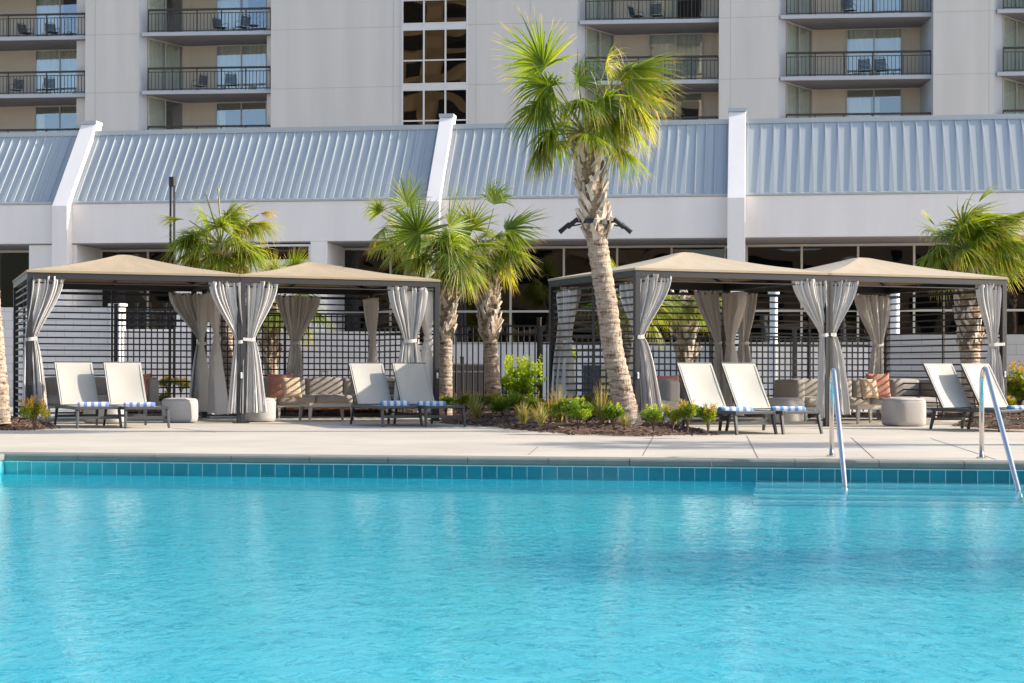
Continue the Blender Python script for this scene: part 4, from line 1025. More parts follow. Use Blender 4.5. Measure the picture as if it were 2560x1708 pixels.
def ottoman(p, r, h, label, rz=0, sq=1.0):
    t = thing('ottoman', label, 'ottoman', (p.x, p.y, 0), rz, 'round grey ottomans')
    q = MB(); prof = [(.0, .012), (.90, .012), (.965, .03), (1, .08), (1.005, h*.5), (1, h-.09), (.965, h-.035), (.88, h-.008), (.6, h+.003), (0, h+.008)]
    n = 40; vs = []
    for rr, z in prof: vs += [(r*rr*cos(2*pi*i/n)*(1 if sq == 1 else (abs(cos(2*pi*i/n))+.001)**(sq-1)), r*rr*sin(2*pi*i/n)*(1 if sq == 1 else (abs(sin(2*pi*i/n))+.001)**(sq-1)), z) for i in range(n)]
    q.add(vs, [(j*n+i, j*n+(i+1) % n, (j+1)*n+(i+1) % n, (j+1)*n+i) for j in range(len(prof)-1) for i in range(n)])
    q.build('ottoman_body', M['otto'], t, smooth=True)
    q = MB(); q.tube([(r*.97*cos(2*pi*i/n)*(1 if sq == 1 else (abs(cos(2*pi*i/n))+.001)**(sq-1)), r*.97*sin(2*pi*i/n)*(1 if sq == 1 else (abs(sin(2*pi*i/n))+.001)**(sq-1)), h-.033) for i in range(n+1)], .0035, 5); q.build('piping', M['otto'], t)
    return t
def gp(px, py, r): p = G(px, py); return Vector((p.x*(1+r/p.y), p.y+r, 0))
ottoman(gp(450, 1057.5, .3), .295, .40, 'round grey ottoman right of the two left loungers')
ottoman(gp(648, 1056, .27), .275, .40, 'round grey ottoman behind the left middle post curtains')
ottoman(gp(262, 1060, .3), .32, .34, 'pale ottoman under and behind the left loungers', 0, .6)
ottoman(gp(2259, 1067, .31), .31, .45, 'grey ottoman in front of the right sofa', .3, .62)
ottoman(gp(1964, 1062, .3), .30, .43, 'grey ottoman behind the towel on the lounger left of the middle post')
def table(px0, px1, py, rz, label):
    p = G((px0+px1)/2, py); wd = (px1-px0)/F*p.y
    t = thing('coffee_table', label, 'coffee table', (p.x, p.y+.3, 0), radians(rz), 'teak topped coffee tables')
    w2, d2 = wd/2, .30
    q = MB(); n = 7
    for i in range(n): y = -d2+.02+i*(2*d2-.04)/n; q.box(-w2+.02, w2-.02, y, y+(2*d2-.04)/n-.006, .292, .312)
    q.build('table_top', M['wood'], t)
    q = MB(); q.box(-w2, w2, -d2, -d2+.03, .24, .3); q.box(-w2, w2, d2-.03, d2, .24, .3); q.box(-w2, -w2+.03, -d2+.031, d2-.031, .24, .3); q.box(w2-.03, w2, -d2+.031, d2-.031, .24, .3)
    q.build('apron', M['taupe_metal'], t, bevel=.01)
    for sx in (-1, 1):
        for sy in (-1, 1): q = MB(); q.bar((sx*(w2-.035), sy*(d2-.035), .24), (sx*(w2-.015), sy*(d2-.015), 0), .06, .05, up=(0, 1, 0), w2=.03, h2=.03); q.build('leg', M['taupe_metal'], t)
table(752, 870, 1054, 24, 'low teak topped table before the striped sofa')
table(2122, 2218, 1061, 20, 'low teak topped table left of the right ottoman')
table(1642, 1722, 1056, 20, 'low teak topped table half hidden behind the small shrubs')
def printmat(name, base, ink, kind):
    m = mat(name, base, .95, bump=(250, .3)); t = m.node_tree; b = t.nodes['Principled BSDF']
    tc = t.nodes.new('ShaderNodeTexCoord')
    if kind == 'leaf':
        mp = t.nodes.new('ShaderNodeMapping'); mp.inputs['Scale'].default_value = (22, 22, 9); mp.inputs['Rotation'].default_value = (0, .5, 0)
        n = t.nodes.new('ShaderNodeTexNoise'); n.inputs['Scale'].default_value = 1.3; n.inputs['Detail'].default_value = 2; n.inputs['Distortion'].default_value = 2.5
        t.links.new(tc.outputs['Object'], mp.inputs[0]); t.links.new(mp.outputs[0], n.inputs[0])
        r = t.nodes.new('ShaderNodeValToRGB'); e = r.color_ramp.elements; e[0].position = .47; e[0].color = (0, 0, 0, 1); e[1].position = .5; e[1].color = (1, 1, 1, 1)
        x = e.new(.53); x.color = (0, 0, 0, 1); t.links.new(n.outputs[0], r.inputs[0]); fac = r.outputs[0]
    else:
        br = t.nodes.new('ShaderNodeTexBrick'); br.offset = 0; br.inputs['Scale'].default_value = 1; br.inputs['Brick Width'].default_value = .045; br.inputs['Row Height'].default_value = .045
        br.inputs['Mortar Size'].default_value = .004; mp = t.nodes.new('ShaderNodeMapping'); mp.inputs['Rotation'].default_value = (radians(90), 0, 0)
        t.links.new(tc.outputs['Object'], mp.inputs[0]); t.links.new(mp.outputs[0], br.inputs[0]); fac = br.outputs['Fac']
    mx = t.nodes.new('ShaderNodeMix'); mx.data_type = 'RGBA'; mx.inputs['A'].default_value = (*base, 1); mx.inputs['B'].default_value = (*ink, 1)
    t.links.new(fac, mx.inputs['Factor']); t.links.new(mx.outputs['Result'], b.inputs['Base Color']); return m
M['coral'] = printmat('coral_print', (.42, .17, .125), (.62, .42, .36), 'leaf')
M['cream'] = printmat('cream_check', (.56, .44, .32), (.42, .24, .13), 'check')
def pillow(px, py, Y, size, rz, tilt, m_, label):
    p = P(px, py, Y); t = thing('pillow', label, 'pillow', p, rz, 'throw pillows on the sofas'); t.rotation_euler = (radians(-tilt), 0, rz)
    for s in (-1, 1):
        q = MB()
        def fn(u, v, s=s):
            x, z = 2*u-1, 2*v-1; e = (1-x**4)*(1-z**4); pin = 1-.10*(1-abs(x))*abs(z)**2-.0
            px_ = size/2*x*(1-.09*(1-z*z)*x*x); pz_ = size/2*z*(1-.09*(1-x*x)*z*z)
            return (px_, s*(.004+.075*max(0, e)**.6), pz_)
        q.grid(fn, 18, 18)
        q.build('pillow_face', m_, t, smooth=True)
    return t
pillow(701, 965, 29.9, .46, radians(16), 14, M['coral'], 'coral printed pillow under the wide shaded curtain')
pillow(728, 969, 29.6, .38, radians(34), 16, M['cream'], 'cream checked pillow before the coral one on the striped sofa')
pillow(354, 966, 29.3, .46, radians(50), 12, M['coral'], 'coral printed pillow behind the second lounger')
pillow(1666, 973, 27.9, .48, radians(14), 10, M['coral'], 'coral printed pillow right of the curtain by the leaning palm')
pillow(1652, 978, 27.6, .38, radians(20), 10, M['cream'], 'cream checked pillow right of the curtain by the leaning palm')
pillow(2196, 965, 29.6, .46, radians(14), 12, M['coral'], 'coral printed pillow in the rightmost cabana')
pillow(2172, 972, 29.3, .37, radians(30), 14, M['cream'], 'cream checked pillow in the rightmost cabana')
# orange drain pipe on the mulch behind the sofa
p0, p1 = P(690, 1030, 32.2), P(862, 1033, 32.4); p0.z = p1.z = .16
t = thing('corrugated_pipe', 'orange corrugated drain pipe lying behind the striped sofa', 'pipe', p0)
q = MB(); n = 70; q.tube([(p1-p0)*(i/n) for i in range(n+1)], [.055+.008*(i % 2) for i in range(n+1)], 12); q.build('pipe_shaft', M['orange'], t)
q = MB(); q.tube([(p1-p0)*1.001, (p1-p0)*1.03], .075, 12); q.build('pipe_collar', M['orange'], t)

# ------------------------------------------------------------------ pool hand rails
def handrail(bx, by, topx, topy, wx, wy, label):
    b = G(bx, by); Yb = b.y
    w_ = G(wx, wy, WZ); zt = P(topx, topy, Yb).z-.02
    t = thing('pool_handrail', label, 'handrail', (b.x, b.y, 0), 0, 'steel pool entry rails')
    e = Vector((w_.x-b.x, w_.y-b.y, WZ)); dirh = Vector((e.x, e.y, 0)).normalized(); run = Vector((e.x, e.y, 0)).length
    r = .15; pts = [Vector((0, 0, 0)), Vector((0, 0, zt-r))]
    sl = atan2(zt-WZ, run-r*1.2)
    for i in range(1, 11):
        a = (pi/2+sl-.0)*i/10; pts.append(dirh*(r-r*cos(a))+Vector((0, 0, zt-r+r*sin(a))))
    last = pts[-1]; pts.append(last.lerp(Vector((e.x, e.y, WZ)), 1.0)); pts.append(last.lerp(Vector((e.x, e.y, WZ)), 1.16))
    q = MB(); q.tube(pts, .0245, 16); q.build('rail_tube', M['steel'], t, smooth=True)
    q = MB(); q.tube([(0, 0, 0.001), (0, 0, .012), (0, 0, .016)], [.055, .055, .03], 20); q.build('escutcheon', M['steel'], t)
handrail(2079, 1141, 2083, 921, 2112, 1213, 'left steel handrail arching from the deck into the pool')
handrail(2454, 1146, 2460, 917, 2545, 1223, 'right steel handrail arching from the deck into the pool')
# ================================================================== palms
DOWN = Vector((0, 0, -1))
def frond(lm, pm, C, H, A, size, rng, spread=2.25, droop=.45, wind=Vector((0, 0, 0)), n=46, age=None, tiltN=0.0):
    C, H, A = Vector(C), Vector(H), Vector(A).normalized()
    side = A.cross(Vector((0, 0, 1)))
    if side.length < .2: side = A.cross(Vector((0, 1, 0)))
    side.normalize(); N = side.cross(A).normalized()
    N = (Matrix.Rotation(tiltN, 3, A) @ N)
    mid = C.lerp(H, .5)+Vector((0, 0, .10*(H-C).length))
    pts = [C.lerp(mid, t/3).lerp(mid.lerp(H, t/3), t/3) for t in range(4)]
    pm.tube(pts, [.018, .015, .012, .010], 5)
    fold = rng.uniform(.05, .55)
    base_age = age if age is not None else rng.random()*.5
    for i in range(n):
        t = i/(n-1); ang = (t-.5)*2*spread+rng.uniform(-.03, .03)
        R = Matrix.Rotation(ang, 3, N); d = (R @ A-N*fold*abs(sin(ang*.6))).normalized()
        L = size*(.62+.38*cos(ang*.55))*rng.uniform(.86, 1.06)
        o = H+A*(size*.16*cos(ang*.5)**2)
        wid = d.cross(N).normalized(); dr = droop*rng.uniform(.4, 1.9)+(.5 if rng.random() < .12 else 0)
        lag = min(1, max(0, base_age+rng.uniform(-.12, .35)+(.35 if rng.random() < .07 else 0)))
        sway = Vector((rng.uniform(-1, 1), rng.uniform(-1, 1), rng.uniform(-1, 1)))*.06*size
        vs, fs, at = [], [], []
        prof = (.30, .85, 1.0, .82, .55, .30, .03); K = len(prof)-1
        wmax = .0148*size/.75*(1.15 if n < 34 else 1); crease = rng.uniform(.25, .6)
        p = o.copy(); dd = d.copy()
        bend = rng.uniform(.35, .6); sharp = rng.random() < .6
        for j in range(K+1):
            s = j/K
            if j:
                g = dr*(s**1.5)*(1.5 if (sharp and s > bend) else .75)
                dd = (d+DOWN*g*1.6+wind*(.25+s)+sway*s*2).normalized(); p = p+dd*(L/K)
            wq = wid*wmax*prof[j]; c = N*wmax*prof[j]*crease
            if j > 3: wq = (Matrix.Rotation(rng.uniform(-.2, .2), 3, dd) @ wq)
            vs += [p-wq, p-c, p+wq]; at += [(s, lag)]*3
        for j in range(K):
            b = j*3; fs += [(b, b+1, b+4, b+3), (b+1, b+2, b+5, b+4)]
        lm.add(vs, fs, at)
def palm(label, path, radii, crown=None, boots=(0, 0), nfr=20, size=.75, pet=.6, seed=0, wind=(0, 0, 0), elev=(-50, 75), fr=None, bootsize=1.0, droop=.45, group='sabal palms round the cabanas', cscale=1.0, name='palm_tree', ages=(0, .5), squash=1.0, brk=None):
    rng = random.Random(seed); path = [Vector(p) for p in path]
    t = thing(name, label, 'palm tree', (path[0].x, path[0].y, path[0].z), 0, group); O = path[0]
    # smooth dense path
    dens = []; rd = []
    seg = [(path[i+1]-path[i]).length for i in range(len(path)-1)]; tot = sum(seg); n = max(10, int(tot/.035))
    for k in range(n+1):
        s = tot*k/n; i = 0
        while i < len(seg)-1 and s > seg[i]: s -= seg[i]; i += 1
        u = s/seg[i]; p0, p1, p2, p3 = path[max(0, i-1)], path[i], path[i+1], path[min(len(path)-1, i+2)]
        q = .5*((2*p1)+(p2-p0)*u+(2*p0-5*p1+4*p2-p3)*u*u+(3*p1-p0-3*p2+p3)*u**3)
        dens.append(q-O); r = radii[i]+(radii[i+1]-radii[i])*u
        rd.append(r*(1+.05*((k % 4) == 0)-.03*((k % 4) == 1)+rng.uniform(-.025, .025)))
    tm = MB(); tm.tube(dens, rd, 26, jit=.03, rng=rng)
    tr = tm.build('trunk', M['bark'], t, smooth=False)
    # fibre tufts along the ring scars
    top = dens[-1]; L = len(dens)
    if boots[1] > boots[0]:
        bm_ = MB(); fm = MB(); k0, k1 = int(boots[0]*(L-1)), int(boots[1]*(L-1)); nb = int((k1-k0)*.035/.016)
        fm.tube(dens[k0:k1+1], [r*1.06 for r in rd[k0:k1+1]], 18, jit=.06, rng=rng)
        for b in range(nb):
            k = int(k0+(k1-k0)*b/nb); c = dens[k]; r = rd[k]; a = b*2.39996+rng.uniform(-.2, .2)
            out = Vector((cos(a), sin(a), 0)); tan_ = Vector((-sin(a), cos(a), 0)); lean = (.45 if b % 2 else -.45)+rng.uniform(-.2, .2)
            l = .25*bootsize*rng.uniform(.75, 1.2); p0 = c+out*r*.92-Vector((0, 0, .05)); up = (Vector((0, 0, 1))+out*rng.uniform(.12, .34)+tan_*lean).normalized()
            p1 = p0+up*l*.5+out*.015; p2 = p0+up*l+out*l*rng.uniform(.0, .16)
            w0 = .10*bootsize; w1 = .05*bootsize
            bm_.bar(p0, p1, w0, .018, up=out, w2=w1*1.15, h2=.024); bm_.bar(p1, p2, w1*1.15, .024, up=out, w2=w1, h2=.02)
        bm_.build('leaf_bases', M['boot'], t); fm.build('trunk_fibre', M['fibre'], tr)
    lm, pm = MB(), MB(); wind = Vector(wind)
    C = top.copy()
    if fr:
        for f in fr:
            (hx, hz, hy), (ax, az, ay), sz, kw = f
            frond(lm, pm, C, C+Vector((hx, hy, hz)), (ax, ay, az), sz, rng, wind=kw.get('wind', wind), droop=kw.get('droop', droop), spread=kw.get('spread', 2.1), age=kw.get('age'), tiltN=kw.get('tilt', 0), n=kw.get('n', 48))
    for k in range(nfr):
        az = k*2.39996+rng.uniform(-.3, .3); u = (k+.5)/nfr; el = radians(elev[0]+(elev[1]-elev[0])*(u**.85)+rng.uniform(-8, 8))
        d = Vector((cos(az)*cos(el), sin(az)*cos(el), sin(el)*squash))
        l = pet*rng.uniform(.8, 1.15)*(1 if el > -.2 else .85); H = C+d*l+Vector((0, 0, -.06*cos(el)))+wind*.25*l
        A = (d+Vector((0, 0, -.28 if el > 0 else -.5))+wind*.8)
        frond(lm, pm, C, H, A, size*rng.uniform(.85, 1.1), rng, wind=wind, droop=droop*rng.uniform(.7, 1.4), age=rng.uniform(*ages)+(.2 if el < -.5 else 0), tiltN=rng.uniform(-.5, .5), spread=rng.uniform(1.7, 2.3))
    if brk:
        for p_, q_ in brk: pm.tube([C, C+Vector(p_)*.5, C+Vector(q_)], [.022, .018, .014], 6)
    lm.build('fronds', M['palm'], t); pm.build('leaf_stalks', M['petiole'], t)
    return t
# the tall leaning palm in front
Yp = 24.2
pts = [(1574, 1066), (1560, 1003), (1546, 939), (1532, 875), (1520, 779), (1505, 684), (1495, 620), (1489, 565), (1483, 500), (1474, 442), (1466, 385), (1463, 335)]
path = [P(x, y, Yp-.25*(i/11)) for i, (x, y) in enumerate(pts)]
sc = Yp/F
R_ = lambda px, d: px*d/F
big = palm('tall leaning palm in front of the right cabanas with floodlight ring', path, [.19, .165, .155, .15, .15, .148, .146, .142, .15, .15, .14, .12], boots=(.655, .985), bootsize=1.05, nfr=11, size=.70, pet=.5, seed=5, wind=(.16, -.05, 0), elev=(-12, 55), droop=.8, ages=(.1, .5),
    fr=[((-.54, .88, -.1), (-.55, .75, 0), .86, dict(spread=1.75, droop=.12, age=.15, wind=Vector((.0, 0, 0)), n=46, tilt=.9)),
        ((-.45, .62, -.3), (-.9, .15, -.2), .72, dict(spread=2.0, droop=.5, age=.1, tilt=.8)),
        ((-.55, .42, -.2), (-.8, -.35, 0), .80, dict(spread=1.9, droop=.5, age=.1, tilt=.6)),
        ((-.42, .15, .1), (-.55, -.75, 0), .80, dict(spread=1.3, droop=.4, age=.15)),
        ((-.58, -.05, .0), (-.5, -.8, 0), .66, dict(spread=1.2, droop=.3, age=.05, tilt=.4)),
        ((-.10, .62, -.3), (-.1, .8, -.3), .62, dict(spread=2.1, droop=.75, age=0, tilt=1.2)),
        ((-.05, .45, -.4), (.1, -.2, -.5), .66, dict(spread=2.2, droop=.8, age=.05)),
        ((.28, .92, .0), (.1, .9, 0), .55, dict(spread=2.2, droop=.9, age=.6, wind=Vector((.4, 0, 0)), tilt=1.2)),
        ((.58, .88, .0), (.9, .45, 0), .80, dict(spread=1.7, droop=.25, age=.45, wind=Vector((.5, 0, 0)), n=46, tilt=.8)),
        ((.55, .72, -.3), (.85, .05, -.1), .80, dict(spread=1.9, droop=.5, age=.4, wind=Vector((.5, 0, 0)), n=46, tilt=.6)),
        ((.50, .60, -.2), (.6, -.5, 0), .85, dict(spread=1.7, droop=.8, age=.5, wind=Vector((.25, 0, -.1)), n=44)),
        ((.28, .45, .1), (.4, -.7, 0), .80, dict(spread=1.5, droop=.8, age=.6, wind=Vector((.2, 0, 0)))),
        ((.68, .45, .1), (.5, -.7, 0), .70, dict(spread=1.5, droop=.7, age=.5, wind=Vector((.25, 0, 0)))),
        
        ((.2, .2, -.4), (.2, -.7, -.3), .7, dict(spread=2.0, droop=.7, age=.5)), ((.66, .62, .2), (.7, -.1, 0), .74, dict(spread=1.8, droop=.7, age=.5, wind=Vector((.3, 0, 0)), n=44, tilt=.4)), ((.48, .3, -.3), (.5, -.6, 0), .80, dict(spread=1.7, droop=.8, age=.4, wind=Vector((.2, 0, 0)), n=44)), ((.45, .85, .2), (.5, .5, .1), .7, dict(spread=2.0, droop=.8, age=.35, wind=Vector((.4, 0, 0)), n=42, tilt=.8))])
# floodlight ring on the tall palm
c = P(1489, 556, Yp-.16); t = thing('floodlight_ring', 'black bracket ring of small spotlights clamped round the tall palm trunk', 'spotlight', c, 0)
q = MB(); n = 28
for i in range(n):
    a0, a1 = 2*pi*i/n, 2*pi*(i+1)/n; q.bar((.185*cos(a0), .185*sin(a0), .01*sin(a0*2)), (.185*cos(a1), .185*sin(a1), .01*sin(a1*2)), .012, .06)
for s in (-1, 1): q.bar((s*.18, -.02, .01), (s*.36, -.04, .0), .03, .025); q.bar((s*.18, .06, -.02), (s*.36, .06, -.05), .02, .02)
q.build('bracket', M['black'], t)
for s in (-1, 1):
    for dx, dz, dy in ((.32, .0, -.06), (.43, -.06, .05)):
        q = MB(); q.tube([(s*(dx-.06), dy, dz+.05), (s*(dx-.02), dy, dz+.01), (s*(dx+.05), dy, dz-.05)], [.026, .032, .032], 14); lo = q.build('spotlight_head', M['black'], t)
        q = MB(); q.tube([(s*(dx+.04), dy, dz-.042), (s*(dx+.085), dy, dz-.08)], [.034, .036], 14, cap=False); q.build('glare_shield', M['black'], lo)
def pxpath(pts, Y, Y1=None): return [P(x, y, Y+((Y1 or Y)-Y)*i/(len(pts)-1)) for i, (x, y) in enumerate(pts)]
def gpath(bx, pts, Y): p = P(bx, 950, Y); return [Vector((p.x, p.y, 0))]+[P(x, y, Y) for x, y in pts]
palm('palm rising behind the joint of the two left cabanas', gpath(572, [(568, 900), (562, 780), (556, 680), (551, 615)], 33.2), [.135, .125, .125, .13, .12], boots=(.55, .99), bootsize=1.1, nfr=20, size=.76, pet=.52, seed=21, wind=(.10, 0, -.02), elev=(-40, 72), droop=.55, ages=(.1, .6),
     brk=[((-.1, 0, .5), (-.30, 0, 1.05)), ((.02, 0, .6), (-.05, 0, 1.15))],
     fr=[((-.62, .50, 0), (-1, .25, 0), .62, dict(spread=.6, droop=.3, age=.55)), ((-.5, .15, -.2), (-.8, -.3, -.2), .75, dict(spread=1.9, age=.2, tilt=.5)), ((-.40, -.2, -.2), (-.8, -.6, -.2), .72, dict(spread=1.6, age=.2, tilt=.5)), ((.45, .0, -.1), (.7, -.55, -.1), .78, dict(spread=1.8, age=.3, droop=.4, tilt=.6)), ((.55, .45, 0), (.8, .1, 0), .8, dict(spread=1.9, age=.5, droop=.7)), ((.75, .62, 0), (.8, .4, 0), .4, dict(spread=1.2, age=.95, droop=.4))])
palm('palm with red brown trunk rising behind the second cabana, left of the twins', gpath(1030, [(1030, 800), (1030, 700), (1029, 640), (1024, 610)], 36), [.16, .16, .16, .15, .13], boots=(.88, .99), nfr=10, size=.60, pet=.42, seed=33, wind=(-.05, 0, 0), elev=(-35, 60), droop=.6, ages=(.1, .6),
     fr=[((-.6, .62, 0), (-.5, .8, 0), .55, dict(spread=1.5, age=.3, droop=.5, tilt=.8)), ((-.55, .35, 0), (-.6, -.5, 0), .6, dict(spread=1.9, age=.25, droop=.8)), ((-.7, .12, 0), (-.6, -.8, 0), .4, dict(spread=1.3, age=.95, droop=.5)), ((-.05, .75, -.1), (-.1, .9, -.2), .75, dict(spread=1.9, age=.15, droop=.1, tilt=1.1)), ((.0, .45, -.5), (-.1, .1, -.5), .8, dict(spread=2.3, age=.1, droop=.3, tilt=1.2, n=46))])
palm('left palm of the twin pair beside the second cabana', gpath(1112, [(1113, 950), (1113, 850), (1117, 750), (1119, 680), (1118, 640)], 30.6), [.145, .128, .13, .175, .17, .13], boots=(.50, .985), bootsize=.95, nfr=12, size=.66, pet=.44, seed=44, wind=(.03, 0, 0), elev=(-45, 60), droop=.45, ages=(0, .4),
     fr=[((.05, .40, -.4), (.02, .9, -.5), .88, dict(spread=2.3, age=.3, droop=.05, tilt=1.2, n=48)), ((-.45, .35, -.3), (-.6, .5, -.5), .88, dict(spread=2.2, age=.05, droop=.1, tilt=1.0, n=48)), ((-.35, .05, -.3), (-.6, -.6, -.2), .75, dict(spread=2, age=.05, droop=.35, tilt=.5)), ((.2, .0, -.4), (.35, -.7, -.3), .85, dict(spread=1.6, age=.4, droop=.4, tilt=.3)), ((.05, .15, -.5), (.1, -.6, -.5), .7, dict(spread=2.2, age=.1, droop=.3))])
palm('right palm of the twin pair, behind the picket fence', gpath(1240, [(1232, 950), (1226, 860), (1222, 800), (1217, 730), (1213, 660), (1210, 620)], 31.8), [.16, .14, .13, .165, .19, .17, .12], boots=(.47, .985), bootsize=1.0, nfr=12, size=.66, pet=.46, seed=57, wind=(.08, 0, 0), elev=(-45, 55), droop=.5, ages=(.05, .5),
     fr=[((.18, .75, 0), (.05, .95, 0), .62, dict(spread=1.1, age=.15, droop=.5, wind=Vector((.25, 0, 0)), tilt=.6)), ((.35, .30, -.2), (.9, .35, -.2), .88, dict(spread=1.7, age=.2, droop=.15, n=46, tilt=.9)), ((.3, .05, -.2), (.8, -.4, -.2), .85, dict(spread=1.8, age=.4, droop=.4, n=46, tilt=.5)), ((-.2, .3, -.2), (-.3, .6, -.3), .7, dict(spread=2.1, age=.4, droop=.3, tilt=1))])
palm('thick palm behind the back of the third cabana, criss crossed with old leaf bases', gpath(1716, [(1716, 930), (1715, 850), (1713, 780), (1710, 735)], 32.6), [.145, .145, .145, .20, .17], boots=(.42, .99), bootsize=1.15, nfr=9, size=.55, pet=.35, seed=60, elev=(-40, 5), droop=.5)
palm('short palm behind the slatted corner of the third cabana, fronds over the leaning trunk', gpath(1572, [(1572, 930), (1571, 860), (1570, 800), (1570, 755)], 31.6), [.12, .12, .12, .13, .11], boots=(.6, .99), nfr=13, size=.60, pet=.48, seed=71, elev=(-40, 60), droop=.4, ages=(.0, .5),
     fr=[((.42, .0, -.3), (.8, -.4, -.3), .66, dict(spread=1.9, age=.1, droop=.3, tilt=.5)), ((.35, .12, 0), (.8, .1, 0), .6, dict(spread=1.8, age=.3, droop=.3))])
palm('windblown palm behind the rightmost cabana', gpath(2432, [(2427, 930), (2424, 850), (2420, 750), (2418, 670), (2417, 628)], 31.6), [.19, .175, .19, .23, .19, .13], boots=(.42, .985), bootsize=1.0, nfr=28, size=.86, pet=.50, seed=83, wind=(.55, 0, -.05), elev=(-20, 70), droop=.5, ages=(0, .45),
     fr=[((-.55, .42, 0), (-.55, .75, 0), .42, dict(spread=.35, age=.5, droop=.05, wind=Vector((0, 0, 0)), n=16)), ((-.5, .30, 0), (.9, .2, 0), .5, dict(spread=.5, age=.1, droop=.1, wind=Vector((.2, 0, 0)), n=16)),
         ((-.6, .12, 0), (.25, -.9, 0), .72, dict(spread=.55, age=.15, droop=.25, wind=Vector((.1, 0, 0)), n=24)), ((-.35, .45, -.3), (.6, -.5, -.2), .95, dict(spread=1.1, age=.0, droop=.4, wind=Vector((.5, 0, 0)), n=46)),
         ((.0, .65, -.2), (.9, .1, -.1), .9, dict(spread=1.3, age=.1, droop=.35, wind=Vector((.5, 0, 0)), n=46)), ((.35, .55, -.2), (.9, .3, -.1), .85, dict(spread=1.3, age=.25, droop=.2, wind=Vector((.4, 0, 0)), n=44)),
         ((.45, .35, -.2), (.9, -.35, -.1), .9, dict(spread=1.3, age=.2, droop=.5, wind=Vector((.4, 0, 0)), n=46)), ((.2, .85, 0), (.3, .9, 0), .55, dict(spread=.9, age=.1, droop=.3, wind=Vector((.4, 0, 0)), n=20)), ((.6, .5, -.2), (.8, .6, 0), .75, dict(spread=1.2, age=.1, droop=.2, wind=Vector((.3, 0, 0))))])
palm('palm trunk cut by the left photo edge', [P(-2, 1060, 24.4), P(-8, 950, 24.4), P(-22, 780, 24.4), P(-40, 560, 24.4), P(-60, 200, 24.4), P(-80, -350, 24.4)], [.165, .15, .14, .14, .14, .14], boots=(.75, .98), nfr=18, size=.8, pet=.6, seed=90)
palm('low palm behind the second cabana, hidden by its roof and wide curtain', gpath(677, [(677, 950), (677, 850), (682, 790), (690, 760)], 34.2), [.13, .13, .14, .17, .13], boots=(.45, .99), nfr=11, size=.72, pet=.5, seed=102, elev=(-40, 55), droop=.45, ages=(.1, .6),
     fr=[((.75, -.1, 0), (.7, -.5, 0), .6, dict(spread=1.8, age=.35, droop=.3, tilt=.5)), ((.3, .55, 0), (.3, .8, 0), .62, dict(spread=1.2, age=.3, droop=.1, tilt=1)), ((.0, .50, 0), (-.2, .9, 0), .55, dict(spread=1.2, age=.3, droop=.1, tilt=1))])
# palms standing outside the frame: their shadows cross the deck and pool, and the windows mirror them
palm('palm on the deck right of the pool, its crown shading the water', [Vector((12.6, 11.0, 0)), Vector((12.5, 11.0, 2.5)), Vector((12.4, 11.0, 5.0))], [.17, .15, .14], boots=(.6, .98), nfr=24, size=.9, pet=.7, seed=7)
palm('palm right of the cabanas whose trunk shadow crosses the deck', [Vector((13.7, 20.5, 0)), Vector((13.6, 20.5, 3)), Vector((13.5, 20.4, 6.0))], [.17, .15, .14], boots=(.6, .98), nfr=20, size=.85, pet=.6, seed=8)
palm('palm behind the near deck mirrored in the left windows', [Vector((-46, -3, 0)), Vector((-46, -3, 3)), Vector((-46.2, -3, 5.5))], [.17, .15, .14], boots=(.6, .98), nfr=24, size=1.1, pet=.8, seed=12)

# ================================================================== shrubs and grasses
def leafblob(q, c, rx, rz, n, rng, ls=.03, attr=None, up=.5):
    for _ in range(n):
        a = rng.uniform(0, 2*pi); u = rng.random()**.45; el = rng.uniform(-1, 1)
        s = sqrt(max(0, 1-el*el)); p = Vector((c[0]+rx*u*s*cos(a), c[1]+rx*u*s*sin(a), c[2]+rz*u*el))
        d = Vector((cos(a)*s+rng.uniform(-.5, .5), sin(a)*s+rng.uniform(-.5, .5), up+rng.uniform(-.4, .8))).normalized()
        w_ = d.cross(Vector((rng.uniform(-1, 1), rng.uniform(-1, 1), rng.uniform(-1, 1)))).normalized()
        l = ls*rng.uniform(.7, 1.35); at = rng.random()**1.3 if attr is None else min(1, max(0, attr+rng.uniform(-.25, .3)))
        q.add([p, p+d*l*.5+w_*l*.32, p+d*l, p+d*l*.5-w_*l*.32], [(0, 1, 2, 3)], [(0, at)]*4)
